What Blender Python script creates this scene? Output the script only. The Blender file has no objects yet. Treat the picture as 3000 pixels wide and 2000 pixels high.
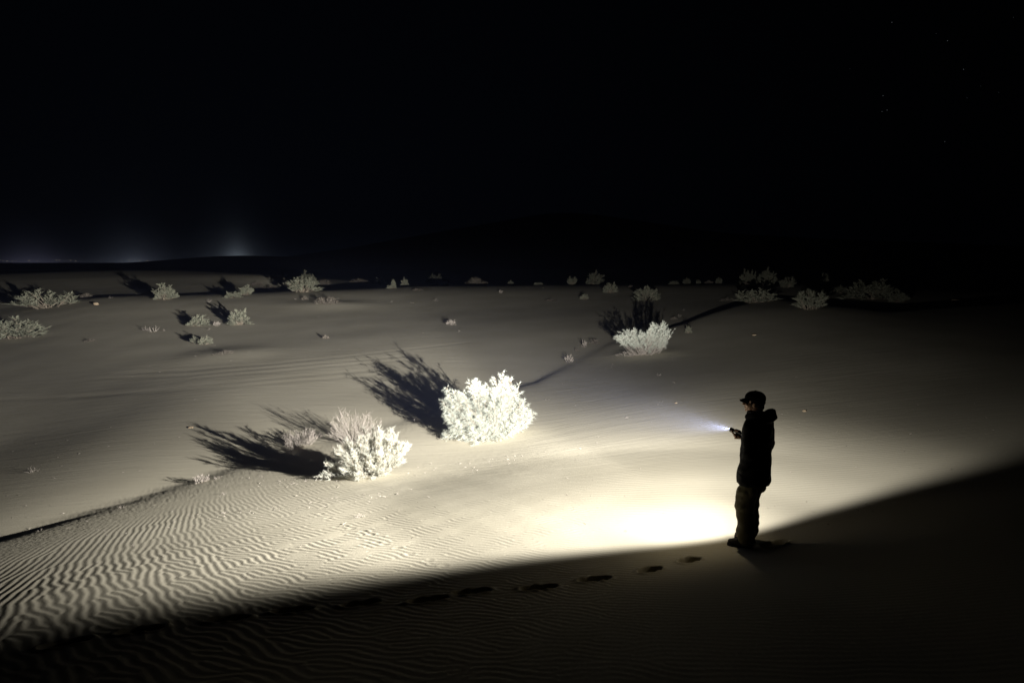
import bpy, bmesh, math, random
import numpy as np
from mathutils import Vector, Matrix, Quaternion, noise

rng = np.random.default_rng(7)
random.seed(7)
scene = bpy.context.scene
COL = scene.collection

# ------------------------------------------------------------------ camera
FPX = 2000.0                       # focal length in pixels of the 3000 px wide photograph (24 mm lens)
CAM_Z = 3.23
PITCH = math.atan2(233, 2000)      # horizon a little above the middle of the picture
COSP, SINP = math.cos(PITCH), math.sin(PITCH)
cam_d = bpy.data.cameras.new('camera')
cam_d.sensor_width = 36.0
cam_d.lens = 24.0
cam_d.clip_start = 0.05
cam_d.clip_end = 9000.0
cam = bpy.data.objects.new('camera', cam_d)
cam.location = (0, 0, CAM_Z)
cam.rotation_euler = (math.pi / 2 - PITCH, 0, 0)
COL.objects.link(cam)
scene.camera = cam

# ------------------------------------------------------------------ night sky, exposure
scene.view_settings.view_transform = 'Standard'
scene.view_settings.look = 'None'
scene.view_settings.exposure = 0.0
scene.view_settings.gamma = 1.0
scene.view_settings.use_curve_mapping = False
scene.cycles.use_denoising = True
try:
    scene.cycles.denoiser = 'OPENIMAGEDENOISE'
except Exception:
    pass
scene.cycles.max_bounces = 6
scene.cycles.diffuse_bounces = 3
scene.cycles.volume_bounces = 0
scene.cycles.sample_clamp_indirect = 4.0

world = bpy.data.worlds.new('World')
scene.world = world
world.use_nodes = True


class NT:
    """short hand for building node trees"""
    def __init__(self, tree):
        self.t = tree
        tree.nodes.clear()
    def n(self, kind, ins=None, **props):
        nd = self.t.nodes.new(kind)
        for k, v in props.items():
            setattr(nd, k, v)
        for k, v in (ins or {}).items():
            if isinstance(v, bpy.types.NodeSocket):
                self.t.links.new(v, nd.inputs[k])
            else:
                nd.inputs[k].default_value = v
        return nd
    def m(self, op, a, b=0.0, c=0.0, clamp=False):
        nd = self.n('ShaderNodeMath', {0: a, 1: b, 2: c}, operation=op)
        nd.use_clamp = clamp
        return nd.outputs[0]
    def dot(self, a, vec):
        return self.n('ShaderNodeVectorMath', {0: a, 1: tuple(vec)}, operation='DOT_PRODUCT').outputs['Value']


def build_world():
    g = NT(world.node_tree)
    geo = g.n('ShaderNodeTexCoord').outputs['Generated']
    sep = g.n('ShaderNodeSeparateXYZ', {0: geo})
    X, Y, Z = sep.outputs
    el = g.m('MAXIMUM', Z, 0.0)
    az = g.m('ARCTAN2', X, Y)
    # the bare night sky: faint blue towards the towns' side, black on the other
    side = g.m('MULTIPLY_ADD', g.m('SINE', g.m('ADD', az, 1.92)), 0.5, 0.5)          # brightest near azimuth -16 deg
    side = g.m('POWER', side, 7.0)
    fall = g.m('EXPONENT', g.m('MULTIPLY', el, -2.2))
    k = g.m('MULTIPLY', side, fall)
    nightcol = g.n('ShaderNodeVectorMath', {0: (0.0009, 0.0014, 0.0027), 'Scale': k}, operation='SCALE').outputs[0]
    total = g.n('ShaderNodeVectorMath', {0: nightcol, 1: (0.00012, 0.00012, 0.00012)}, operation='ADD').outputs[0]
    # the domes of light over three far towns behind the horizon
    for (u, s_az, s_el, amp, colr) in TOWNS:
        a0 = math.atan2(u - 1500, FPX)
        da = g.m('DIVIDE', g.m('SUBTRACT', az, a0), s_az)
        ga = g.m('EXPONENT', g.m('MULTIPLY', g.m('MULTIPLY', da, da), -1.0))
        ge = g.m('EXPONENT', g.m('DIVIDE', el, -s_el))
        w = g.m('MULTIPLY', g.m('MULTIPLY', ga, ge), amp)
        c = g.n('ShaderNodeVectorMath', {0: colr, 'Scale': w}, operation='SCALE').outputs[0]
        total = g.n('ShaderNodeVectorMath', {0: total, 1: c}, operation='ADD').outputs[0]
    bg = g.n('ShaderNodeBackground', {0: total, 1: 1.0})
    g.n('ShaderNodeOutputWorld', {0: bg.outputs[0]})


#        u     width   height  strength  colour
TOWNS = [(100, 0.030, 0.012, 0.050, (0.62, 0.62, 1.00)),
         (260, 0.090, 0.005, 0.012, (0.70, 0.72, 1.00)),
         (400, 0.035, 0.017, 0.052, (0.64, 0.74, 1.00)),
         (400, 0.012, 0.006, 0.055, (0.72, 0.84, 1.00)),
         (700, 0.014, 0.010, 0.300, (0.72, 0.86, 1.00)),
         (690, 0.036, 0.020, 0.062, (0.66, 0.78, 1.00)),
         (400, 0.170, 0.050, 0.0045, (0.72, 0.80, 1.00))]
build_world()
# no sun and no moon in this picture: the only light besides the sky is the torch the person holds (see its builder)
# ------------------------------------------------------------------ helpers
def tag(o, label=None, cat=None, group=None, kind=None):
    for k, v in (('label', label), ('category', cat), ('group', group), ('kind', kind)):
        if v:
            o[k] = v
    return o

def empty(name, loc=(0, 0, 0), rz=0.0):
    o = bpy.data.objects.new(name, None)
    o.empty_display_size = 0.2
    o.location = loc
    o.rotation_euler = (0, 0, rz)
    COL.objects.link(o)
    return o

def mesh_from(name, V, F, mats=(), smooth=False):
    """mesh out of vertex array and face array (all faces the same size) or list of faces"""
    me = bpy.data.meshes.new(name)
    V = np.asarray(V, np.float32)
    if isinstance(F, np.ndarray):
        n, k = F.shape
        me.vertices.add(len(V)); me.vertices.foreach_set('co', V.ravel())
        me.loops.add(n * k); me.loops.foreach_set('vertex_index', F.astype(np.int32).ravel())
        me.polygons.add(n)
        me.polygons.foreach_set('loop_start', np.arange(0, n * k, k, dtype=np.int32))
        me.update(calc_edges=True)
    else:
        me.from_pydata([tuple(map(float, v)) for v in V], [], F)
        me.update()
    for m in mats:
        me.materials.append(m)
    if smooth:
        me.polygons.foreach_set('use_smooth', np.ones(len(me.polygons), bool))
    return me

def obj(name, me, parent=None, loc=None):
    o = bpy.data.objects.new(name, me)
    COL.objects.link(o)
    if parent is not None:
        o.parent = parent
    if loc is not None:
        o.location = loc
    return o

def unit(v):
    v = np.asarray(v, float)
    return v / (np.linalg.norm(v, axis=-1, keepdims=True) + 1e-12)

class Prims:
    """collects simple solids that a voxel remesh then fuses into one continuous skin"""
    def __init__(self):
        self.V, self.F, self.n = [], [], 0
    def add(self, V, F):
        self.V.append(np.asarray(V, float)); self.F += [[i + self.n for i in f] for f in F]; self.n += len(V)
    def loft(self, rings, seg=20):
        """rings: (centre, axis_a, axis_b) with full half-axis vectors; ends capped"""
        a = np.linspace(0, 2 * np.pi, seg, endpoint=False)
        V = [np.asarray(c) + np.cos(a)[:, None] * np.asarray(p) + np.sin(a)[:, None] * np.asarray(q) for c, p, q in rings]
        F = []
        for i in range(len(rings) - 1):
            for j in range(seg):
                k = (j + 1) % seg
                F.append([i * seg + j, i * seg + k, (i + 1) * seg + k, (i + 1) * seg + j])
        F.append(list(range(seg))[::-1]); F.append([(len(rings) - 1) * seg + j for j in range(seg)])
        self.add(np.concatenate(V), F)
    def tube(self, pts, rad, seg=14):
        pts = [np.asarray(p, float) for p in pts]
        rings = []
        up = np.array([.13, .21, .97])
        for i, p in enumerate(pts):
            d = unit(pts[min(i + 1, len(pts) - 1)] - pts[max(i - 1, 0)])
            a = unit(np.cross(d, up if abs(d @ up) < .9 else np.array([1., 0, 0]))); b = np.cross(d, a)
            rings.append((p, a * rad[i], b * rad[i]))
        self.loft(rings, seg)
        self.ball(pts[0], (rad[0],) * 3, 10); self.ball(pts[-1], (rad[-1],) * 3, 10)
    def ball(self, c, r, seg=14, rot=None):
        V, F = [], []
        nr = max(6, seg // 2 + 2)
        for i in range(1, nr):
            t = math.pi * i / nr
            for j in range(seg):
                p = 2 * math.pi * j / seg
                V.append((math.sin(t) * math.cos(p), math.sin(t) * math.sin(p), math.cos(t)))
        V.append((0, 0, 1)); V.append((0, 0, -1))
        T, B = len(V) - 2, len(V) - 1
        for i in range(nr - 2):
            for j in range(seg):
                k = (j + 1) % seg
                F.append([i * seg + j, (i + 1) * seg + j, (i + 1) * seg + k, i * seg + k])
        for j in range(seg):
            k = (j + 1) % seg
            F.append([T, j, k]); F.append([B, (nr - 2) * seg + k, (nr - 2) * seg + j])
        V = np.array(V) * np.asarray(r)
        if rot is not None:
            V = V @ np.array(rot.to_matrix()).T
        self.add(V + np.asarray(c), F)
    def fuse(self, name, mat, parent, voxel, smooth=4, wrinkle=None, decimate=None):
        me = mesh_from(name, np.concatenate(self.V), self.F)
        o = obj(name, me, parent)
        m = o.modifiers.new('r', 'REMESH'); m.mode = 'VOXEL'; m.voxel_size = voxel
        m = o.modifiers.new('s', 'SMOOTH'); m.iterations = smooth; m.factor = .5
        if decimate:
            m = o.modifiers.new('d', 'DECIMATE'); m.ratio = decimate
        dg = bpy.context.evaluated_depsgraph_get()
        new = bpy.data.meshes.new_from_object(o.evaluated_get(dg))
        o.modifiers.clear()
        o.data = new
        bpy.data.meshes.remove(me)
        new.name = name
        new.materials.clear(); new.materials.append(mat)
        if wrinkle:
            co = np.empty(len(new.vertices) * 3); new.vertices.foreach_get('co', co); co = co.reshape(-1, 3)
            no = np.empty_like(co.ravel()); new.vertices.foreach_get('normal', no); no = no.reshape(-1, 3)
            d = np.array([wrinkle(Vector(p)) for p in co])
            new.vertices.foreach_set('co', (co + no * d[:, None]).astype(np.float32).ravel())
        new.polygons.foreach_set('use_smooth', np.ones(len(new.polygons), bool))
        new.update()
        return o

# ------------------------------------------------------------------ materials
def principled(name, base, rough=.9, spec=.2, var=0.0, scale=8.0, bump=0.0, bscale=60.0, obj_var=0.0, trans=0.0):
    m = bpy.data.materials.new(name)
    m.use_nodes = True
    g = NT(m.node_tree)
    co = g.n('ShaderNodeTexCoord').outputs['Object']
    col = g.n('ShaderNodeRGB'); col.outputs[0].default_value = (*base, 1)
    c = col.outputs[0]
    if var:
        nz = g.n('ShaderNodeTexNoise', {'Vector': co, 'Scale': scale, 'Detail': 4.0}).outputs[0]
        v = g.m('MULTIPLY_ADD', nz, 2 * var, 1 - var)
        c = g.n('ShaderNodeHueSaturation', {'Value': v, 'Color': c}).outputs[0]
    if obj_var:
        r = g.n('ShaderNodeObjectInfo').outputs['Random']
        v = g.m('MULTIPLY_ADD', r, 2 * obj_var, 1 - obj_var)
        c = g.n('ShaderNodeHueSaturation', {'Value': v, 'Color': c}).outputs[0]
    b = g.n('ShaderNodeBsdfPrincipled', {'Base Color': c, 'Roughness': rough, 'Specular IOR Level': spec})
    if bump:
        nz = g.n('ShaderNodeTexNoise', {'Vector': co, 'Scale': bscale, 'Detail': 3.0}).outputs[0]
        bp = g.n('ShaderNodeBump', {'Height': nz, 'Strength': bump, 'Distance': .01}).outputs[0]
        g.t.links.new(bp, b.inputs['Normal'])
    out = b.outputs[0]
    if trans:
        tr = g.n('ShaderNodeBsdfTranslucent', {'Color': c}).outputs[0]
        out = g.n('ShaderNodeMixShader', {0: trans, 1: out, 2: tr}).outputs[0]
    g.n('ShaderNodeOutputMaterial', {0: out})
    return m

def sand_material():
    m = bpy.data.materials.new('sand')
    m.use_nodes = True
    g = NT(m.node_tree)
    pos = g.n('ShaderNodeNewGeometry').outputs['Position']
    big = g.n('ShaderNodeTexNoise', {'Vector': pos, 'Scale': .35, 'Detail': 5.0}).outputs[0]
    fine = g.n('ShaderNodeTexNoise', {'Vector': pos, 'Scale': 40.0, 'Detail': 4.0}).outputs[0]
    mixf = g.m('ADD', g.m('MULTIPLY', big, .75), g.m('MULTIPLY', fine, .25))
    ramp = g.n('ShaderNodeValToRGB', {0: mixf})
    ramp.color_ramp.elements[0].position = .30; ramp.color_ramp.elements[0].color = (.388, .350, .262, 1)
    ramp.color_ramp.elements[1].position = .70; ramp.color_ramp.elements[1].color = (.468, .426, .328, 1)
    b = g.n('ShaderNodeBsdfPrincipled', {'Base Color': ramp.outputs[0], 'Roughness': .95, 'Specular IOR Level': .15})
    # fine wind relief for the sand that is too far away for modelled ripples
    mp = g.n('ShaderNodeMapping', {'Vector': pos, 'Rotation': (0, 0, math.radians(-8)), 'Scale': (.35, 3.2, .35)}).outputs[0]
    w = g.n('ShaderNodeTexNoise', {'Vector': mp, 'Scale': 1.0, 'Detail': 3.0, 'Distortion': .6}).outputs[0]
    far = g.n('ShaderNodeSeparateXYZ', {0: pos}).outputs[1]
    k = g.n('ShaderNodeMapRange', {0: far, 1: 9.0, 2: 16.0, 3: 0.0, 4: 1.0}).outputs[0]
    mp2 = g.n('ShaderNodeMapping', {'Vector': pos, 'Rotation': (0, 0, math.radians(-5)), 'Scale': (1.1, 7.5, 1.1)}).outputs[0]
    w2 = g.n('ShaderNodeTexNoise', {'Vector': mp2, 'Scale': 1.0, 'Detail': 2.0, 'Distortion': .8}).outputs[0]
    k2 = g.n('ShaderNodeMapRange', {0: far, 1: 8.0, 2: 12.0, 3: 0.0, 4: 1.0}).outputs[0]
    h = g.m('ADD', g.m('MULTIPLY', g.m('MULTIPLY', w, k), .009), g.m('MULTIPLY', fine, .0022))
    h = g.m('ADD', h, g.m('MULTIPLY', g.m('MULTIPLY', w2, k2), .0075))
    bp = g.n('ShaderNodeBump', {'Height': h, 'Strength': .8, 'Distance': 1.0}).outputs[0]
    g.t.links.new(bp, b.inputs['Normal'])
    g.n('ShaderNodeOutputMaterial', {0: b.outputs[0]})
    return m

MAT_SAND = sand_material()
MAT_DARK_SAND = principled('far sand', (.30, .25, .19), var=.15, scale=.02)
MAT_LEAF_A = principled('shrub foliage yellow green', (.64, .63, .54), rough=.8, var=.2, scale=6, obj_var=.12, trans=.42)
MAT_LEAF_B = principled('shrub foliage grey green', (.49, .51, .44), rough=.8, var=.2, scale=5, obj_var=.12, trans=.42)
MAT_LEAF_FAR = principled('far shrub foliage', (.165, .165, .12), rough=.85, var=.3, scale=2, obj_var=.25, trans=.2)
MAT_BARK = principled('shrub wood', (.24, .20, .15), rough=.9, var=.25, scale=20)
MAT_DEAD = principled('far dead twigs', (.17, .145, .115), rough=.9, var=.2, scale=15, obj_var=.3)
MAT_DRY = principled('dry twigs', (.32, .28, .24), rough=.9, var=.2, scale=15, obj_var=.2)
MAT_STONE = principled('stone', (.34, .26, .17), var=.2, scale=12, bump=.4)
MAT_JACKET = principled('jacket cloth', (.0055, .0055, .0065), rough=.85, spec=.1, var=.2, scale=12, bump=.25, bscale=180)
MAT_CAP = principled('cap cloth', (.006, .006, .006), rough=.9, spec=.1, bump=.25, bscale=260)
MAT_TROUSERS = principled('trouser cloth', (.11, .098, .060), rough=.9, spec=.15, var=.2, scale=14, bump=.3, bscale=160)
MAT_BOOT = principled('boot leather', (.022, .018, .014), rough=.7, spec=.3, var=.2, bump=.3, bscale=90)
MAT_SOLE = principled('boot sole', (.02, .02, .02), rough=.95)
MAT_SKIN = principled('skin', (.42, .26, .18), rough=.55, spec=.35, var=.08, scale=20)
MAT_HAIR = principled('hair', (.012, .010, .008), rough=.6)
MAT_SHIRT = principled('scarf cloth', (.045, .045, .048), rough=.9, bump=.3, bscale=140)
MAT_METAL = principled('torch metal', (.012, .012, .014), rough=.4, spec=.5)
# ---------------------------------------------------------------- terrain shape
def ray_dir(u, v):
    """direction of the sight line through photo pixel (u, v) of 3000 x 2000"""
    a, b = (u - 1500.0) / FPX, (1000.0 - v) / FPX
    return np.array([a, COSP + b * SINP, -SINP + b * COSP])

def at_z(u, v, z):
    d = ray_dir(u, v)
    t = (z - CAM_Z) / d[2]
    return np.array([d[0] * t, d[1] * t, z])

class TPS:
    """smooth surface through scattered heights, in (azimuth, log distance)"""
    def __init__(self, pts, lam=1e-3):
        P = np.array(pts, float)
        az = np.clip(np.arctan2(P[:, 0], P[:, 1]), -0.95, 0.95)
        self.q = np.stack([az * 1.4, np.log(np.hypot(P[:, 0], P[:, 1]))], 1)
        n = len(P)
        A = np.zeros((n + 3, n + 3))
        A[:n, :n] = self.k(self.q[:, None, :] - self.q[None, :, :]) + lam * np.eye(n)
        A[:n, n] = 1; A[:n, n + 1:] = self.q
        A[n, :n] = 1; A[n + 1:, :n] = self.q.T
        self.w = np.linalg.solve(A, np.concatenate([P[:, 2], np.zeros(3)]))
    @staticmethod
    def k(d):
        r2 = (d ** 2).sum(-1)
        return 0.5 * r2 * np.log(r2 + 1e-12)
    def __call__(self, az, lr):
        q = np.stack([az * 1.4, lr], -1)
        out = np.empty(len(q))
        for i in range(0, len(q), 60000):
            s = q[i:i + 60000]
            out[i:i + 60000] = self.k(s[:, None, :] - self.q[None]) @ self.w[:-3] + self.w[-3] + s @ self.w[-2:]
        return out

def px_pts(lst):
    return [tuple(at_z(*p)) for p in lst]

DUNE_PTS = px_pts([
    (0, 2000, .45), (750, 2000, .68), (1500, 2000, .85), (2250, 2000, .98), (3000, 2000, 1.12),
    (0, 1780, .0), (800, 1760, .22), (1500, 1750, .38), (2250, 1750, .50), (3000, 1700, .80),
    (0, 1640, -.75), (500, 1550, -.68), (1000, 1550, -.25), (1500, 1550, -.05), (2195, 1597, .0), (3000, 1500, .50),
    (600, 1430, -1.02), (1070, 1395, -.8), (1500, 1400, -.35), (2000, 1400, -.03), (2500, 1370, .14), (3000, 1310, .42),
    (0, 1565, -1.12), (400, 1448, -1.14), (800, 1322, -1.12), (1180, 1225, -.95), (1440, 1284, -.9), (1570, 1105, -.62),
    (1780, 1000, -.30), (2000, 940, .15), (2270, 868, .85), (2600, 905, .9), (3000, 880, 1.25),
    (1880, 1042, -.38), (2000, 1150, -.1), (2400, 1000, .45), (2800, 1050, .72), (2450, 1200, .22), (2380, 906, .8)]) + [
    (0, .3, 1.63), (-.3, .1, 1.62), (.3, .1, 1.64), (0, 1.2, 1.5), (-1.2, .9, 1.38), (1.2, .9, 1.6),
    (-2.4, 2.0, 1.0), (2.6, 2.0, 1.55)]

PLAIN_PTS = px_pts([
    (0, 1520, -1.32), (0, 1300, -1.68), (400, 1400, -1.215), (800, 1285, -1.16), (0, 1150, -1.4), (500, 1200, -1.0), (950, 1210, -.93),
    (1200, 1150, -.9), (0, 1000, -.9), (500, 1000, -.66), (1000, 1050, -.58), (1500, 1050, -.60), (1640, 1035, -.54), (1740, 990, -.36), (1500, 950, -.25),
    (1000, 950, -.4), (0, 905, -.32), (500, 905, 0), (1000, 885, .1), (1500, 880, .2), (1900, 900, .1), (1900, 860, .5),
    (2150, 872, .45), (0, 873, .12), (300, 870, .4), (660, 861, .5), (900, 851, .6), (1200, 838, .75), (1600, 834, .85),
    (1900, 835, .9), (2250, 830, 1.1), (2600, 850, 1.0), (3000, 860, 1.0),
    (0, 797, 1.8), (300, 790, 2.0), (500, 790, 2.0), (650, 799, 1.75), (760, 811, 1.35), (830, 817, 1.1)])
for (u, d, z) in [(0, 60, .22), (300, 60, .28), (600, 63, .34), (0, 68, .55), (300, 70, .62), (600, 72, .68), (850, 84, .1), (1200, 92, -.4), (1600, 95, -.4),
                  (2000, 92, -.2), (2500, 80, .2), (3000, 80, .2), (0, 150, -.5), (500, 150, -.5), (900, 140, -.6),
                  (1200, 140, -.6), (1800, 140, -.6), (2400, 140, -.4), (3000, 140, -.4), (0, 400, -1), (1500, 400, -1),
                  (3000, 400, -1), (0, 3000, -3), (1500, 3000, -3), (3000, 3000, -3)]:
    PLAIN_PTS.append((d * (u - 1500) / FPX, d, z))
PLAIN_PTS += [(0, 1, -1.2), (-3, 4, -1.6), (3, 4, -1.2)]

CREST = [at_z(*p) for p in [(-400, 1690, -1.2), (0, 1565, -1.12), (400, 1448, -1.14), (800, 1322, -1.12), (1180, 1225, -.95), (1330, 1180, -.82),
                            (1570, 1105, -.62), (1780, 1000, -.30), (2000, 940, .15), (2150, 893, .55), (2270, 868, .85), (2380, 884, .85), (2600, 904, .9),
                            (2800, 890, 1.08), (3100, 876, 1.3)]]
CR_AZ = np.array([math.atan2(c[0], c[1]) for c in CREST])
CR_D = np.array([math.hypot(c[0], c[1]) for c in CREST])
_d, _p = TPS(DUNE_PTS), TPS(PLAIN_PTS)

def crest_dist(az):
    return np.exp(np.interp(az, CR_AZ, np.log(CR_D)))

def base_height(x, y):
    """height of the sand without ripples or prints"""
    x = np.atleast_1d(np.asarray(x, float)); y = np.atleast_1d(np.asarray(y, float))
    az0 = np.arctan2(x, y)
    r = np.hypot(x, y)
    lr = np.log(np.maximum(r, .25))
    def side(az):
        dc = crest_dist(az)
        t = r - dc
        c = (.020 + .008 * np.clip(-az / .35, 0, 1) + .012 * np.exp(-((az - .09) / .07) ** 2)) * dc
        D = _d(az, np.minimum(lr, np.log(dc * 1.15)))
        tt = t + .35 * c
        D = D - .55 * (np.sqrt(tt * tt + c * c) + tt) / 2 + .55 * (np.sqrt(dc * dc + c * c) - dc) / 2
        P = _p(az, np.maximum(lr, 1.0))
        k = .004 * dc + .02
        return (D + P + np.sqrt((D - P) ** 2 + k * k)) / 2
    A = .80
    front = np.abs(az0) <= A
    h = np.empty(len(x))
    if front.any():
        sel = front
        x_, y_ = x[sel], y[sel]
        r_full, lr_full = r, lr
        r, lr = r[sel], lr[sel]
        h[sel] = side(az0[sel])
        r, lr = r_full, lr_full
    if (~front).any():
        sel = ~front
        r_full, lr_full = r, lr
        r, lr = r[sel], lr[sel]
        a = np.mod(az0[sel], 2 * np.pi)
        w = np.clip((a - A) / (2 * np.pi - 2 * A), 0, 1)
        w = w * w * (3 - 2 * w)
        n = len(r)
        h[sel] = (1 - w) * side(np.full(n, A)) + w * side(np.full(n, -A))
        r, lr = r_full, lr_full
    return h

def ground_at(u, v, dmin=2.0, dmax=160.0):
    """where the sight line through photo pixel (u, v) first meets the sand"""
    d = ray_dir(u, v)
    y = np.exp(np.linspace(math.log(dmin), math.log(dmax), 1600))
    t = y / d[1]
    X, Z = d[0] * t, CAM_Z + d[2] * t
    below = np.nonzero(Z < base_height(X, y))[0]
    if len(below) == 0:
        return None
    i = max(below[0], 1)
    lo, hi = y[i - 1], y[i]
    for _ in range(20):
        m = .5 * (lo + hi); tm = m / d[1]
        if CAM_Z + d[2] * tm < base_height(d[0] * tm, m)[0]: hi = m
        else: lo = m
    tm = hi / d[1]
    x = d[0] * tm
    return np.array([x, hi, base_height(x, hi)[0]])
# ------------------------------------------------------------------ wind ripples (phasor noise on a plan grid)
GX0, GX1, GY0, GY1, GS = -11.0, 8.4, 2.3, 15.6, .0165

def ripple_grid():
    nx, ny = int((GX1 - GX0) / GS), int((GY1 - GY0) / GS)
    acc = np.zeros((ny, nx), np.complex64)
    r = np.random.default_rng(11)
    step = .095
    xs = np.arange(GX0, GX1, step); ys = np.arange(GY0, GY1, step)
    P = np.stack(np.meshgrid(xs, ys), -1).reshape(-1, 2) + r.uniform(-.05, .05, (len(xs) * len(ys), 2))
    keep = (np.abs(P[:, 0]) < .80 * P[:, 1] + .8)
    P = P[keep]
    x, y = P[:, 0], P[:, 1]
    wob = .15 * np.sin(2.1 * x + 1.3 * y) + .18 * np.sin(5.7 * y - 3.0 * x + 1.0) + .42 * np.sin(9.1 * x + 5.2 * y + .7) + .38 * np.sin(7.3 * x - 8.0 * y)
    m = .25 * np.exp(-(x - .6) / 2.75) + np.where(x < 2, wob, .4 * wob) * (.35 + .65 * (x < 1))
    lam = np.clip(.078 - .0045 * np.minimum(x, 0) - .0045 * (y - 6.5) * (x < 0), .085, .165)
    lam = np.where((x > 1.5) & (y > 8.5), lam * 1.15, lam)
    nx_, ny_ = m / np.sqrt(1 + m * m), 1 / np.sqrt(1 + m * m)
    # guide phase keeps neighbouring kernels roughly in step so that crests run on
    ph = r.uniform(0, 2 * np.pi, len(P))
    jit = r.normal(0, .74, len(P))
    for i in range(len(P)):
        l = lam[i]; s = .95 * l; R = 2.4 * s
        i0, i1 = int((x[i] - R - GX0) / GS), int((x[i] + R - GX0) / GS) + 1
        j0, j1 = int((y[i] - R - GY0) / GS), int((y[i] + R - GY0) / GS) + 1
        i0, j0, i1, j1 = max(i0, 0), max(j0, 0), min(i1, nx), min(j1, ny)
        if i1 <= i0 or j1 <= j0:
            continue
        gx = (GX0 + GS * np.arange(i0, i1) - x[i]).astype(np.float32)
        gy = (GY0 + GS * np.arange(j0, j1) - y[i]).astype(np.float32)
        k = 2 * np.pi / l
        ex = np.exp(-gx * gx / (2 * s * s) + 1j * k * nx_[i] * gx)
        ey = np.exp(-gy * gy / (2 * s * s) + 1j * (k * ny_[i] * gy + ph[i]))
        # align the new kernel with what is already there
        c = acc[j0:j1, i0:i1]
        ov = np.vdot(np.outer(ey, ex), c)
        if abs(ov) > 1e-3:
            ey = ey * (ov / abs(ov)) * np.exp(1j * jit[i])
        acc[j0:j1, i0:i1] += np.outer(ey, ex)
    ang = np.angle(acc)
    # asymmetric wave: gentle windward side, steeper lee, crest slightly sharp
    t = ang / (2 * np.pi) + .5
    h = np.where(t < .62, np.sin(np.pi * (t / .62 - .5)), np.sin(np.pi * (.5 - (t - .62) / .38))) * .5
    return h.astype(np.float32)

def sample(grid, x, y):
    fx = np.clip((x - GX0) / GS, 0, grid.shape[1] - 2.001); fy = np.clip((y - GY0) / GS, 0, grid.shape[0] - 2.001)
    i, j = fx.astype(int), fy.astype(int); a, b = fx - i, fy - j
    v = (grid[j, i] * (1 - a) + grid[j, i + 1] * a) * (1 - b) + (grid[j + 1, i] * (1 - a) + grid[j + 1, i + 1] * a) * b
    inside = (x > GX0) & (x < GX1) & (y > GY0) & (y < GY1)
    return np.where(inside, v, 0)

def sstep(a, b, x):
    t = np.clip((x - a) / (b - a), 0, 1)
    return t * t * (3 - 2 * t)

def waves(x, y, seed, freq, n=5):
    r = np.random.default_rng(seed)
    out = np.zeros_like(x)
    for i in range(n):
        a = r.uniform(0, 2 * np.pi); f = freq * (1.6 ** i) * r.uniform(.8, 1.2)
        out += np.sin(f * (np.cos(a) * x + np.sin(a) * y) + r.uniform(0, 6.28)) / (1.5 ** i)
    return out / 2.2

PRINTS_PX = [(190, 1883), (415, 1844), (672, 1812), (858, 1787), (1055, 1767), (1250, 1757), (1382, 1733), (1580, 1721),
             (1745, 1696), (1905, 1668), (2020, 1640), (2268, 1592)]
PAWS_PX = [(930, 1470), (948, 1486), (942, 1503), (962, 1516), (1010, 1540), (1030, 1548), (1062, 1556), (1085, 1566),
           (1105, 1588), (1128, 1594), (1165, 1604), (1200, 1622), (1255, 1640), (1300, 1655)]
TRACK_PX = [[(0, 1170), (300, 1158), (480, 1148), (700, 1131), (900, 1114), (1100, 1100)],
            [(200, 1165), (480, 1141), (700, 1120), (900, 1100), (1120, 1083)],
            [(330, 1095), (560, 1085), (800, 1066), (1000, 1046), (1220, 1020), (1380, 1002)],
            [(290, 1107), (560, 1100), (800, 1078), (1000, 1060), (1200, 1042)],
            [(560, 1109), (800, 1090), (1000, 1070), (1180, 1055)]]

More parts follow.
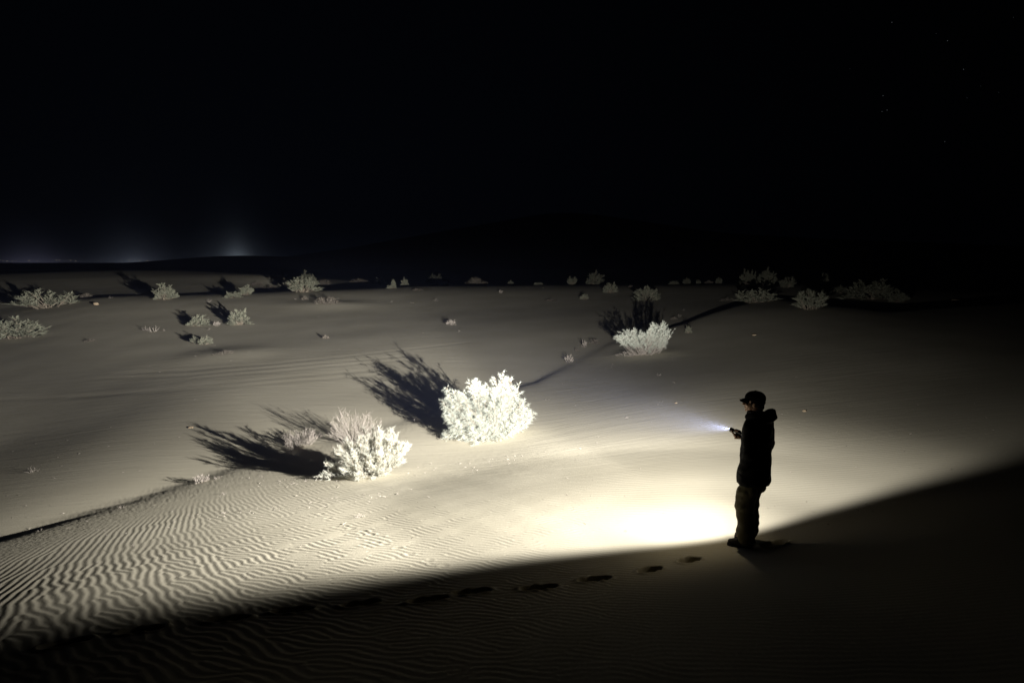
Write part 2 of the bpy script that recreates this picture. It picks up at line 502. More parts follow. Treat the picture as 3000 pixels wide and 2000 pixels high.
def build_ground():
    A = .80
    az_f = np.linspace(-.70, .70, 850)
    az = np.concatenate([az_f, np.linspace(.70, 2 * np.pi - .70, 48)[1:-1]])
    r = [.002, .1, .2]
    while r[-1] < 6000:
        q = r[-1]
        if q < 2.8: q += .05
        elif q < 13.2: q += .0150
        elif q < 95: q *= 1.0062
        else: q *= 1.04
        r.append(q)
    r = np.array(r)
    na, nr = len(az), len(r)
    AZ, RR = np.meshgrid(az, r)
    X, Y = (np.sin(AZ) * RR).ravel(), (np.cos(AZ) * RR).ravel()
    # base height on a coarser lattice, then interpolated
    ka = np.unique(np.concatenate([np.arange(0, 850, 5), [849], np.arange(850, na)]))
    kr = np.unique(np.concatenate([np.arange(0, nr, 4), [nr - 1]]))
    hx, hy = np.sin(az[ka])[None, :] * r[kr][:, None], np.cos(az[ka])[None, :] * r[kr][:, None]
    Hc = base_height(hx.ravel(), hy.ravel()).reshape(len(kr), len(ka))
    H1 = np.stack([np.interp(az, az[ka], row) for row in Hc])
    lr = np.log(r)
    i = np.clip(np.searchsorted(lr[kr], lr, side='right') - 1, 0, len(kr) - 2)
    w = ((lr - lr[kr][i]) / (lr[kr][i + 1] - lr[kr][i]))[:, None]
    H = (H1[i] * (1 - w) + H1[i + 1] * w).ravel()
    azw = np.where(AZ > np.pi, AZ - 2 * np.pi, AZ).ravel()
    R = RR.ravel()
    t = R - crest_dist(azw)                                         # metres before (-) or beyond the crest of the near dune
    near = (np.abs(azw) < .72) & (R < 15.5)
    g = ripple_grid()
    rip = np.zeros_like(H)
    rip[near] = sample(g, X[near], Y[near])
    lamb = np.clip(.098 - .0055 * np.minimum(X, 0) - .0045 * (Y - 6.5) * (X < 0), .085, .165)
    amp = .043 * lamb * (.86 + .8 * sstep(-4.5, -1.0, X))
    smooth_zone = sstep(-3.0, -1.7, t + .25 * waves(X, Y, 3, 1.1)) * sstep(.5, -1.5, X)
    amp = amp * (1 - .96 * smooth_zone)
    amp = amp * (1 - .50 * sstep(.0, 3.5, X))                     # weaker towards the right
    amp = amp * (1 - .45 * sstep(8.5, 12.0, Y) * sstep(-3.5, -1, X))
    amp = amp * (.88 + .22 * waves(X, Y, 5, 1.6)).clip(.55, 1.05)
    amp = amp * (.42 + .58 * sstep(4.4, 6.4, R))
    amp = amp * sstep(15.0, 12.5, R) * sstep(0.6, -.2, t)
    H = H + rip * amp
    # slow unevenness of the dune and of the plain
    H = H + .005 * waves(X, Y, 8, 1.3) * sstep(14, 10, R) * sstep(2, 4, R)
    H = H + .012 * waves(X, Y, 9, .40) * sstep(14, 22, R) * sstep(150, 90, R)
    # tiny irregular grains of the rolled-off dune edge
    rough = (np.random.default_rng(2).normal(0, 1, len(H)) * .0016) * sstep(-3.2, -1.2, t) * sstep(.6, .0, t) * sstep(0, -2.5, X)
    H = H + rough

    def near_box(c, rad):
        return np.nonzero((np.abs(X - c[0]) < rad) & (np.abs(Y - c[1]) < rad))[0]

    # boot prints walking up to the person
    pts = [ground_at(u, v) for u, v in PRINTS_PX]
    for i_, p in enumerate(pts):
        d = unit((pts[min(i_ + 1, len(pts) - 1)] - pts[max(i_ - 1, 0)])[:2])
        s_ = np.random.default_rng(i_).uniform(-.18, .18)
        d = np.array([d[0] * math.cos(s_) - d[1] * math.sin(s_), d[0] * math.sin(s_) + d[1] * math.cos(s_)])
        k = near_box(p, .5)
        dx, dy = X[k] - p[0], Y[k] - p[1]
        a, b = dx * d[0] + dy * d[1], -dx * d[1] + dy * d[0]
        a = a + .012 * np.sin(9 * b + i_)
        q = (np.abs(a / .165) ** 2.4 + np.abs(b / .074) ** 2.2)
        pit = 1 - sstep(.45, 1.25, q)
        rim = np.exp(-((np.sqrt(q) - 1.25) / .22) ** 2)
        H[k] += -pit * (.085 + .012 * np.sin(22 * a)) + rim * .012 * (1 + .4 * np.sin(5 * np.arctan2(b, a) + i_)) - pit * rip[k] * amp[k]
    # small paw prints crossing the rippled slope
    for i_, (u, v) in enumerate(PAWS_PX):
        p = ground_at(u, v)
        k = near_box(p, .2)
        q = ((X[k] - p[0]) / .042) ** 2 + ((Y[k] - p[1]) / .05) ** 2
        H[k] += -.0035 * np.exp(-q) + .0015 * np.exp(-((np.sqrt(q) - 1.7) / .4) ** 2)
    # old wheel tracks across the plain
    for line in TRACK_PX:
        P = np.array([ground_at(u, v) for u, v in line])
        s = np.linspace(0, 1, 400)
        cx, cy = np.interp(s, np.linspace(0, 1, len(P)), P[:, 0]), np.interp(s, np.linspace(0, 1, len(P)), P[:, 1])
        k = np.nonzero((np.abs(azw) < .75) & (R > 14) & (R < 55) & (t > .5))[0]
        o_ = np.argsort(cx)
        yy = np.interp(X[k], cx[o_], cy[o_], left=1e6, right=1e6)
        dd = np.abs(Y[k] - yy)
        H[k] += -.0065 * np.exp(-(dd / .20) ** 2) + .002 * np.exp(-((dd - .5) / .2) ** 2)
    # mounds of sand caught by the shrubs
    for (x0, y0, rad, h0) in MOUNDS:
        k = near_box((x0, y0), rad * 2.6)
        q = ((X[k] - x0) ** 2 + (Y[k] - y0) ** 2) / rad ** 2
        H[k] += h0 * np.exp(-q)
    V = np.stack([X, Y, H], 1)
    a0 = np.arange(nr - 1)[:, None] * na + np.arange(na)[None, :]
    nxt = np.arange(nr - 1)[:, None] * na + (np.arange(na)[None, :] + 1) % na
    F = np.stack([a0, nxt, nxt + na, a0 + na], -1).reshape(-1, 4)
    me = mesh_from('ground', V, F[:, ::-1], [MAT_SAND], smooth=True)
    o = obj('ground', me)
    tag(o, 'pale rippled desert sand falling from the near dune to a wide plain', kind='structure')
    return V, (az, r, na)

def ground_z(x, y):
    """height of the finished sand close to (x, y), mounds included"""
    h = float(base_height(x, y)[0])
    for (x0, y0, rad, h0) in MOUNDS:
        h += h0 * math.exp(-((x - x0) ** 2 + (y - y0) ** 2) / rad ** 2)
    return h

def build_ridge(name, label, prof, dist, depth, mat):
    """a far dune: prof gives its crest (photo u, metres above the plain); both flanks slope down to the plain"""
    us = np.linspace(prof[0][0], prof[-1][0], 90)
    hs = np.interp(us, [p[0] for p in prof], [p[1] for p in prof])
    ker = np.hanning(9); ker /= ker.sum()
    hs = np.convolve(np.pad(hs, 4, mode='edge'), ker, 'valid')
    rows = []
    prs = [(-1, 0), (-.8, .08), (-.55, .32), (-.3, .68), (-.12, .92), (0, 1), (.08, .93), (.3, .5), (.6, .15), (1, 0)]
    for k, q in prs:
        d = dist + k * depth * (1 + .15 * np.sin(us / 170.0))
        rows.append(np.stack([d * (us - 1500) / FPX, np.full_like(us, 0) + d, -1.6 + hs * q * (1 + .0 * us)], 1))
    V = np.concatenate(rows)
    n = len(us)
    a = np.arange(len(prs) - 1)[:, None] * n + np.arange(n - 1)[None]
    F = np.stack([a, a + 1, a + 1 + n, a + n], -1).reshape(-1, 4)
    o = obj(name, mesh_from(name, V, F, [mat], smooth=True))
    tag(o, label, kind='structure')
# kind, name, photo u, photo v of its foot, width px, height px, label, category[, distance when the foot is hidden]
PLANTS = [
 ('spiky', 'desert_shrub', 138, 901, 152, 52, 'widest shrub of the dim left plain, low and spread out with spiky lobes', 'shrub'),
 ('bushy', 'desert_shrub', 42, 990, 168, 64, 'dim green shrub cut by the left edge of the photo', 'shrub'),
 ('dry', 'desert_shrub', 252, 870, 32, 13, 'small low bush just right of the widest dim shrub, on the dark crease', 'shrub'),
 ('sprig', 'dry_sprig', 325, 873, 16, 8, 'tiny sprig on the dark crease between two shrubs', 'twig'),
 ('bushy', 'desert_shrub', 488, 877, 62, 48, 'upright pale shrub at the left end of the thick dark crease', 'shrub'),
 ('bushy', 'desert_shrub', 682, 872, 50, 20, 'left half of the twin low bush at the right end of the dark crease', 'shrub'),
 ('bushy', 'desert_shrub', 722, 864, 46, 32, 'taller right half of the twin low bush at the end of the dark crease', 'shrub'),
 ('dry', 'desert_shrub', 790, 848, 60, 14, 'row of tiny twigs leading from the twin low bush to the tall shrub', 'shrub'),
 ('dry', 'desert_shrub', 752, 836, 40, 12, 'dark low twigs on the skyline left of the tall far shrub', 'shrub'),
 ('spiky', 'desert_shrub', 888, 856, 96, 46, 'tall pale fan-shaped shrub on the plain\'s skyline, left of the middle', 'shrub'),
 ('bushy', 'desert_shrub', 900, 846, 62, 54, 'darker shrub peeping over the tall pale fan-shaped shrub', 'shrub'),
 ('dry', 'desert_shrub', 950, 838, 38, 20, 'low dim bush at the right shoulder of the tall fan-shaped shrub', 'shrub'),
 ('sprig', 'dry_sprig', 450, 972, 42, 22, 'bare forked twigs alone on the plain, left of a bush pair', 'twig'),
 ('sprig', 'dry_sprig', 428, 968, 26, 18, 'short dark twig at the left end of the bare forked twigs', 'twig'),
 ('sprig', 'dry_sprig', 482, 969, 10, 9, 'tiny twig right of the bare forked twigs', 'twig'),
 ('bushy', 'desert_shrub', 580, 955, 60, 33, 'left bush of the close pair on the mid plain, with a shadow hook', 'shrub'),
 ('bushy', 'desert_shrub', 702, 951, 64, 50, 'yellowish pointed bush, taller right one of the mid plain pair', 'shrub'),
 ('tuft', 'dry_tuft', 635, 955, 22, 17, 'small pale tuft between the two bushes of the mid plain pair', 'plant'),
 ('sprig', 'dry_sprig', 612, 966, 12, 8, 'tiny pale speck of twig below the tuft of the bush pair', 'twig'),
 ('bushy', 'desert_shrub', 572, 1004, 32, 22, 'left lobe of the small two-lobed bush below the bush pair', 'shrub'),
 ('bushy', 'desert_shrub', 604, 1008, 40, 28, 'right lobe of the small two-lobed bush below the bush pair', 'shrub'),
 ('sprig', 'dry_sprig', 626, 1013, 18, 7, 'twig at the right foot of the small two-lobed bush', 'twig'),
 ('dry', 'dry_shrub', 658, 1042, 62, 19, 'flat dry brown bush on its own sand tail, below the two-lobed bush', 'shrub'),
 ('sprig', 'dry_sprig', 574, 1036, 30, 7, 'flat twig just left of the flat dry brown bush', 'twig'),
 ('dry', 'dry_shrub', 264, 1000, 28, 9, 'tiny flat bush alone on the dim left plain', 'shrub'),
 ('sprig', 'dry_sprig', 612, 884, 24, 9, 'small sprig between the dark crease and the bush pair', 'twig'),
 ('dry', 'dry_shrub', 960, 896, 78, 29, 'reddish grey dry bush below the tall fan-shaped shrub', 'shrub'),
 ('dry', 'dry_shrub', 892, 879, 20, 14, 'small bush at the left of the reddish grey dry bush', 'shrub'),
 ('sprig', 'dry_sprig', 864, 877, 9, 6, 'tiny twig left of the small bush by the reddish grey one', 'twig'),
 ('dry', 'dry_shrub', 1052, 829, 56, 15, 'flat mound of dry twigs on the skyline right of the tall shrub', 'shrub'),
 ('bushy', 'desert_shrub', 1113, 834, 40, 22, 'round pale bush on the skyline right of the flat twig mound', 'shrub'),
 ('bushy', 'desert_shrub', 1152, 827, 17, 11, 'tiny bush on the skyline between two round bushes', 'shrub', 72),
 ('bushy', 'desert_shrub', 1148, 845, 30, 14, 'greenish flat bush just below the skyline bushes', 'shrub'),
 ('bushy', 'desert_shrub', 1186, 825, 24, 14, 'dim round bush on the skyline, third right of the twig mound', 'shrub', 74),
 ('bushy', 'desert_shrub', 1278, 832, 58, 30, 'large forked bush on the skyline above the middle of the plain', 'shrub'),
 ('spiky', 'desert_shrub', 1300, 837, 46, 18, 'lower right part of the large forked skyline bush', 'shrub'),
 ('dry', 'dry_shrub', 1397, 828, 64, 18, 'very dim flat bush beyond the skyline, right of the forked bush', 'shrub', 80),
 ('bushy', 'desert_shrub', 1496, 829, 22, 10, 'very dim small bush beyond the skyline near the middle', 'shrub', 78),
 ('sprig', 'dry_sprig', 1274, 883, 24, 14, 'sprawling twig below the large forked skyline bush', 'twig'),
 ('sprig', 'dry_sprig', 1207, 888, 13, 8, 'small yellow sprig left of the sprawling twig', 'twig'),
 ('sprig', 'dry_sprig', 1106, 887, 18, 6, 'flat brown twig right of the reddish grey dry bush', 'twig'),
 ('sprig', 'dry_sprig', 1146, 885, 10, 6, 'tiny twig right of the flat brown twig', 'twig'),
 ('tuft', 'dry_tuft', 1323, 951, 38, 19, 'wedge-shaped pale tuft alone on the plain, above the largest shrub', 'plant'),
 ('sprig', 'dry_sprig', 1345, 971, 10, 6, 'tiny white twig just below the wedge-shaped tuft', 'twig'),
 ('dry', 'dry_shrub', 954, 991, 20, 13, 'small dark clod of twigs above the wheel tracks', 'shrub'),
 ('sprig', 'dry_sprig', 991, 1023, 9, 4, 'white speck of twig beside the upper wheel track', 'twig'),
 ('sprig', 'dry_sprig', 932, 929, 9, 5, 'tiny sprig above the dark clod of twigs', 'twig'),
 ('tuft', 'dry_tuft', 1467, 858, 15, 11, 'small yellowish tuft just below the skyline, near the middle', 'plant'),
 ('dry', 'dry_shrub', 1222, 851, 36, 7, 'faint flat bump of sand and twigs below the forked bush', 'shrub'),
 ('sprig', 'pale_sprig', 1222, 1236, 34, 20, 'white branching sprig on the dune edge between the two brightest shrubs', 'twig'),
 ('tuft', 'dry_tuft', 594, 1411, 46, 30, 'dry grass clump on the dark dune edge, left of the brightest shrub', 'plant'),
 ('sprig', 'dry_sprig', 640, 1402, 34, 15, 'pale sprig right of the grass clump on the dune edge', 'twig'),
 ('sprig', 'dry_leaves', 96, 1383, 48, 20, 'curled dry sprig alone at the far left, above the dark dune edge', 'twig'),
 ('sprig', 'dry_sprig', 358, 1487, 30, 14, 'thin sticks poking from the dark dune edge', 'twig'),
 ('sprig', 'dry_sprig', 122, 1553, 30, 10, 'flat twigs at the left end of the dark dune edge', 'twig'),
 ('sprig', 'dry_sprig', 658, 1448, 26, 12, 'twig lying with a thin shadow on the smooth sand below the brightest shrub', 'twig'),
 ('sprig', 'dry_sprig', 662, 1424, 20, 8, 'upper of the twigs on the smooth sand left of the brightest shrub', 'twig'),
 ('sprig', 'dry_sprig', 768, 1396, 18, 10, 'twig close to the tip of the fallen white plume', 'twig'),
 ('sprig', 'dry_sprig', 1064, 1512, 56, 16, 'dry twig with spikes on the rippled slope below the brightest shrub', 'twig'),
 ('sprig', 'dry_sprig', 390, 1598, 12, 14, 'single stick standing in the dark ripples', 'twig'),
 ('tuft', 'dry_tuft', 1668, 1061, 28, 25, 'grey grass tuft on the ridge left of the two-halved shrub', 'plant'),
 ('tuft', 'dry_tuft', 1712, 1016, 18, 24, 'tall thin grass blades behind the ridge, left of the two-halved shrub', 'plant'),
 ('dry', 'dry_shrub', 1743, 1006, 32, 15, 'flat dry bush at the left foot of the two-halved shrub', 'shrub'),
 ('dry', 'dry_shrub', 1690, 1026, 14, 9, 'tiny dark bush between the grass tufts on the ridge', 'shrub'),
 ('bushy', 'desert_shrub', 2017, 975, 18, 24, 'small upright bush right of the two-halved shrub', 'shrub'),
 ('spiky', 'desert_shrub', 1712, 877, 28, 17, 'small dim bush on the plain above the two-halved shrub', 'shrub'),
 ('dry', 'dry_shrub', 1615, 882, 38, 9, 'barely visible sand bump with twigs, left of the small dim bush', 'shrub'),
 ('spiky', 'desert_shrub', 1676, 836, 30, 28, 'square dim bush beyond the skyline, left of a taller one', 'shrub', 73),
 ('bushy', 'desert_shrub', 1742, 838, 56, 48, 'tall dim bush beyond the skyline, above the two-halved shrub', 'shrub', 74),
 ('bushy', 'desert_shrub', 1786, 857, 44, 30, 'dim leaning bush just in front of the tall bush beyond the skyline', 'shrub'),
 ('spiky', 'desert_shrub', 1575, 838, 30, 9, 'pair of tiny dim bumps on the skyline left of the square bush', 'shrub', 72),
 ('bushy', 'desert_shrub', 1895, 880, 80, 46, 'rounded dim green bush on the plain right above the two-halved shrub', 'shrub'),
 ('dry', 'dry_shrub', 1848, 841, 16, 7, 'tiny dim bush behind the rounded green bush', 'shrub'),
 ('bushy', 'desert_shrub', 1974, 836, 28, 15, 'dim low bush on the right skyline, first of a fading row', 'shrub', 71),
 ('bushy', 'desert_shrub', 2013, 832, 26, 21, 'dim reddish bush on the right skyline, second of the fading row', 'shrub', 73),
 ('bushy', 'desert_shrub', 2047, 828, 15, 9, 'dim little bush on the right skyline, third of the fading row', 'shrub', 73),
 ('dry', 'dry_shrub', 2078, 826, 26, 8, 'dim flat bush on the right skyline, fourth of the fading row', 'shrub', 73),
 ('bushy', 'desert_shrub', 2106, 828, 20, 18, 'dim round bush ending the fading row on the right skyline', 'shrub', 72),
 ('bushy', 'desert_shrub', 2193, 826, 48, 40, 'almost black bush behind the ridge, left of two larger ones', 'shrub', 66),
 ('bushy', 'desert_shrub', 2246, 828, 62, 46, 'almost black large bush behind the right ridge, middle of three', 'shrub', 64),
 ('bushy', 'desert_shrub', 2304, 834, 46, 24, 'almost black low bush behind the right ridge, last of three', 'shrub', 60),
 ('spiky', 'desert_shrub', 2212, 886, 110, 40, 'wide dim bush on the crest of the right ridge', 'shrub'),
 ('dry', 'dry_shrub', 2131, 882, 42, 13, 'low dim heap left of the wide bush on the ridge crest', 'shrub'),
 ('spiky', 'desert_shrub', 2374, 906, 90, 60, 'upright spiky bush on the near side of the right ridge', 'shrub'),
 ('bushy', 'desert_shrub', 2444, 860, 78, 28, 'nearly black flat bush right of the upright spiky bush', 'shrub'),
 ('bushy', 'desert_shrub', 2552, 876, 138, 60, 'large nearly black bush farthest right on the ridge', 'shrub'),
 ('bushy', 'desert_shrub', 2632, 884, 62, 34, 'dark greenish bush at the right end of the large black one', 'shrub'),
 ('bushy', 'desert_shrub', 2421, 826, 32, 26, 'faintest bush, far behind the flat nearly black one', 'shrub', 60),
 ('sprig', 'dry_sprig', 1928, 1099, 24, 10, 'star-shaped yellow sprig on the slope below the two-halved shrub', 'twig'),
 ('sprig', 'dry_sprig', 1938, 1178, 22, 8, 'flat white sprig on the grey slope above the torch beam', 'twig'),
 ('sprig', 'dry_sprig', 1603, 1171, 30, 7, 'twig on a little sand ledge right of the largest shrub', 'twig'),
 ('sprig', 'dry_sprig', 1578, 1090, 14, 9, 'thin twig in the dark hollow beside the largest shrub', 'twig'),
 ('tuft', 'dry_tuft', 1836, 1224, 12, 7, 'tiny grass blades on the lit slope left of the torch beam', 'plant'),
 ('sprig', 'dry_sprig', 2002, 910, 8, 11, 'single tiny stem beside the black ridge shadow', 'twig'),
 ('dry', 'dry_shrub', 1974, 936, 22, 10, 'small reddish heap left of the black ridge shadow', 'shrub'),
 ('sprig', 'dry_sprig', 1990, 928, 14, 12, 'reddish sprig beside the small reddish heap', 'twig'),
]
#  photo u, v, width px, height px, label
STONES = [
 (283, 893, 15, 8, 'tan stone on the dim left plain below the dark crease'),
 (559, 1252, 17, 4, 'flat white flake of stone on the plain above the shadowed shrubs'),
 (2357, 1205, 12, 6, 'pale stone on the slope right of the person'),
 (2210, 982, 16, 4, 'thin tan flake on the dim slope above the person'),
 (2802, 881, 24, 5, 'flat pale stone on the dark ridge at the far right'),
 (1981, 1181, 8, 4, 'small stone right of the flat white sprig'),
]
MOUNDS_PX = [(1082, 1392, .75, .05), (1440, 1278, .95, .07), (1885, 1040, 1.2, .08), (880, 1308, .5, .04), (658, 1042, 2.0, .10), (960, 896, 3.0, .2), (1042, 1302, .5, .04)]
# ------------------------------------------------------------------ shrubs
def rand_dir(r, n):
    return unit(r.normal(size=(n, 3)))

def needles_mesh(name, S, D, L, W, r, mat):
    """thin pointed leaves: start S, direction D, length L, width W"""
    S, D = np.asarray(S), unit(np.asarray(D)); n = len(S)
    side = unit(np.cross(D, rand_dir(r, n)))
    L = np.asarray(L)[:, None]; W = np.asarray(W)[:, None]
    a = S - side * W * .5; b = S + side * W * .5
    c = S + D * L + r.normal(size=(n, 3)) * L * .06
    V = np.stack([a, b, c], 1).reshape(-1, 3)
    return mesh_from(name, V, np.arange(3 * n).reshape(-1, 3), [mat])

def twigs_mesh(name, lines, mat, sides=3):
    """lines: list of (points, radii) -> joined thin tubes"""
    V, F, n = [], [], 0
    for P, R in lines:
        P = np.asarray(P)
        d = unit(np.gradient(P, axis=0))
        a = unit(np.cross(d, np.array([.31, .52, .11]))); b = np.cross(d, a)
        ang = np.arange(sides) * 2 * np.pi / sides
        ring = P[:, None, :] + np.asarray(R)[:, None, None] * (np.cos(ang)[None, :, None] * a[:, None] + np.sin(ang)[None, :, None] * b[:, None])
        V.append(ring.reshape(-1, 3))
        k = len(P)
        i = np.arange(k - 1)[:, None] * sides + np.arange(sides)[None]
        j = np.arange(k - 1)[:, None] * sides + (np.arange(sides)[None] + 1) % sides
        F.append((np.stack([i, j, j + sides, i + sides], -1) + n).reshape(-1, 4))
        n += k * sides
    return mesh_from(name, np.concatenate(V), np.concatenate(F), [mat], smooth=True)

def curve_pts(p0, p1, sag, r, n=7, wob=.03):
    """from p0 to p1, bowed outward by sag, a little crooked"""
    t = np.linspace(0, 1, n)[:, None]
    L = np.linalg.norm(p1 - p0)
    P = p0 + (p1 - p0) * t + sag * (np.sin(np.pi * t))
    P[1:] += np.cumsum(r.normal(size=(n - 1, 3)) * wob * L / n, axis=0)
    return P

def make_plumes(r, tips, stems, base_r, t0, twig_n, twig_l, need_n, need_l, need_w, up=.35, wind=(0, 0, 0), base_off=None, rad=.010, droop=0.0, need_spread=.55):
    """tips: (x, y, z, count, spread). Returns (twig lines, needle arrays)"""
    lines, S, D, L, W = [], [], [], [], []
    wind = np.asarray(wind, float)
    for (tx, ty, tz, cnt, spr) in tips:
        for _ in range(cnt):
            p1 = np.array([tx, ty, tz]) + r.normal(size=3) * spr * np.array([1, 1, .75])
            p1[2] = max(p1[2], .04)
            a = r.uniform(0, 6.28); q = base_r * math.sqrt(r.uniform())
            p0 = np.array([q * math.cos(a) + .25 * p1[0] * r.uniform(.3, 1), q * math.sin(a) + .25 * p1[1] * r.uniform(.3, 1), -.03])
            Ls = np.linalg.norm(p1 - p0)
            sag = np.array([p1[0] - p0[0], p1[1] - p0[1], 0]) * .12 + np.array([0, 0, .06 * Ls]) + r.normal(size=3) * .03 * Ls
            P = curve_pts(p0, p1, sag, r, 8) + wind * (np.linspace(0, 1, 8)[:, None] ** 2) * Ls
            R = rad * (Ls / .9) * np.linspace(1, .15, 8) * r.uniform(.6, 1.2)
            lines.append((P, R))
            T = unit(np.gradient(P, axis=0))
            for k in range(twig_n):
                t = r.uniform(t0, 1.0)
                f = t * 7; i = min(int(f), 6); a_ = f - i
                s0 = P[i] * (1 - a_) + P[i + 1] * a_
                d0 = T[i]
                out = rand_dir(r, 1)[0]
                d = unit(d0 + .95 * out * r.uniform(.5, 1.2) + np.array([0, 0, up]) + wind * 1.2)
                l = twig_l * r.uniform(.5, 1.15) * (1.15 - .55 * t)
                e = s0 + d * l
                mid = (s0 + e) / 2 + r.normal(size=3) * .06 * l + np.array([0, 0, .05 * l])
                e = e + np.array([0, 0, -droop * l])
                lines.append((np.array([s0, mid, e]), np.array([.0032, .0024, .0009]) * (rad / .010)))
                if need_n:
                    u_ = r.uniform(.12, 1.0, need_n)[:, None]
                    ss = np.where(u_ < .5, s0 + (mid - s0) * u_ * 2, mid + (e - mid) * (u_ * 2 - 1))
                    dd = unit(unit(e - s0)[None] + need_spread * rand_dir(r, need_n) + np.array([0, 0, .15 - droop * .5]))
                    S.append(ss); D.append(dd)
                    L.append(need_l * r.uniform(.5, 1.2, need_n)); W.append(need_w * r.uniform(.6, 1.3, need_n))
    if S:
        return lines, (np.concatenate(S), np.concatenate(D), np.concatenate(L), np.concatenate(W))
    return lines, None

def shrub_thing(name, loc, lines, nd, r, leaf, wood, label, cat, group=None, rz=0.0):
    root = empty(name, loc, rz)
    obj('branches', twigs_mesh('branches', lines, wood), root)
    if nd is not None:
        obj('foliage', needles_mesh('foliage', *nd, r, leaf), root)
    return tag(root, label, cat, group)

NEAR_GROUP = 'shrubs in the torch light on the near dune'
FAR_GROUP = 'shrubs scattered over the sand plain'

def px_scale(p):
    """metres per photo pixel at point p"""
    return (p[1] * COSP - (p[2] - CAM_Z) * SINP) / FPX

TS = 1.35

def near_shrubs():
    # --- the broom-like shrub, brightest of all, left of the middle
    r = np.random.default_rng(21)
    p = ground_at(1082, 1394); k = px_scale(p)
    def T(du, dh, dy, n, s):                                        # a tip du px across, dh px up, dy m nearer (-) or farther (+)
        return (du * k, dy, dh * k * .91, n, s * TS)
    tips = [T(-10, 128, .05, 8, .09), T(28, 138, .0, 8, .09), T(62, 120, -.05, 8, .09), T(-45, 112, .1, 7, .09), T(-70, 88, .1, 6, .08),
            T(-100, 62, .05, 5, .06), T(-104, 30, -.05, 5, .05), T(-72, 40, -.2, 6, .08), T(-30, 70, -.3, 8, .1), T(10, 85, -.35, 9, .1),
            T(45, 75, -.3, 8, .09), T(64, 100, .1, 6, .08), T(92, 84, .0, 9, .03), T(100, 92, .0, 6, .025), T(82, 50, -.1, 4, .05), T(0, 100, .35, 6, .12), T(-50, 60, .35, 5, .1),
            T(40, 60, .35, 5, .1), T(-58, 16, -.25, 5, .07), T(5, 30, -.38, 6, .1), T(40, 28, -.3, 4, .08)]
    lines, nd = make_plumes(r, tips, None, .16, .22, 38, .14, 15, .066, .0036, up=.28, rad=.009, need_spread=.6)
    shrub_thing('desert_shrub', p + (0, 0, .0), lines, nd, r, MAT_LEAF_A, MAT_BARK,
                'brightest shrub, broom-like with upright white plumes and a long streaked shadow', 'shrub', NEAR_GROUP)
    # --- the bare grey twiggy shrub right behind it
    p = ground_at(1042, 1302); k = px_scale(p)
    tips = [T(-38, 104, .0, 8, .06), T(-12, 92, .05, 8, .07), T(14, 86, 0, 8, .07), T(40, 90, .05, 9, .07), T(62, 62, 0, 7, .06),
            T(-62, 66, 0, 6, .05), T(-70, 34, 0, 6, .05), T(-30, 60, .3, 6, .1), T(30, 60, -.25, 6, .1)]
    lines, nd = make_plumes(r, tips, None, .15, .3, 12, .2, 3, .05, .004, up=.7, rad=.0075)
    shrub_thing('bare_shrub', p, lines, nd, r, MAT_DRY, MAT_DRY,
                'bare grey twiggy shrub standing right behind the brightest shrub', 'shrub', NEAR_GROUP)
    # --- low grey bush at the left, half in the brightest shrub's shadow
    p = ground_at(880, 1310); k = px_scale(p)
    tips = [T(-44, 26, 0, 8, .06), T(-22, 44, 0, 9, .06), T(4, 40, 0, 9, .07), T(34, 50, 0, 9, .05), T(46, 34, 0, 7, .05), T(0, 24, -.2, 8, .1), T(-30, 16, -.15, 6, .06)]
    lines, nd = make_plumes(r, tips, None, .22, .25, 10, .15, 8, .05, .005, up=.5, rad=.0065)
    shrub_thing('low_shrub', p, lines, nd, r, MAT_DRY, MAT_DRY,
                'low grey bush whose left half lies in the brightest shrub\'s shadow', 'shrub', NEAR_GROUP)
    # --- fallen plume at the foot of the brightest shrub
    p = ground_at(1000, 1402); k = px_scale(p)
    tips = [T(-58, 8, -.02, 5, .02), T(-40, 14, .03, 4, .03), T(-30, 5, -.05, 3, .03)]
    lines, nd = make_plumes(r, tips, None, .03, .3, 9, .13, 9, .05, .005, up=.0, rad=.006)
    shrub_thing('feather_plume', p, lines, nd, r, MAT_LEAF_A, MAT_DRY,
                'feathery white plume lying on the sand left of the brightest shrub\'s foot', 'plant', NEAR_GROUP)
    # --- the big windswept shrub in the middle
    r = np.random.default_rng(5)
    p = ground_at(1432, 1284); k = px_scale(p)
    w = (-.10, .05, .03)
    tips = [T(-78, 152, .05, 7, .09), T(-95, 118, 0, 7, .08), T(-106, 72, -.05, 7, .08), T(-108, 18, -.1, 8, .07), T(-80, 40, -.25, 8, .1),
            T(-26, 170, .0, 8, .08), T(-14, 150, .1, 8, .08), T(-34, 160, .15, 8, .08), T(8, 140, 0, 9, .1), T(30, 150, .1, 9, .09), T(22, 120, -.2, 9, .1), T(-88, 140, .15, 8, .07), T(-112, 100, .1, 7, .07), T(-45, 120, .1, 8, .1), T(-50, 80, -.3, 9, .12),
            T(68, 186, .05, 8, .07), T(56, 162, 0, 9, .09), T(88, 152, .05, 8, .08), T(70, 120, -.1, 9, .1), T(108, 104, .1, 8, .08),
            T(120, 66, .1, 8, .07), T(126, 58, .3, 8, .07), T(40, 100, -.2, 9, .12), T(10, 70, -.35, 10, .12), T(60, 62, -.2, 9, .12),
            T(-55, 22, -.35, 8, .1), T(-15, 30, -.45, 8, .1), T(30, 30, -.35, 8, .1), T(72, 42, -.1, 8, .1), T(100, 52, .1, 7, .09), T(0, 90, .45, 8, .15), T(60, 90, .45, 7, .15)]
    lines, nd = make_plumes(r, tips, None, .3, .16, 36, .19, 15, .085, .0034, up=.02, wind=w, rad=.009, droop=.35, need_spread=.65)
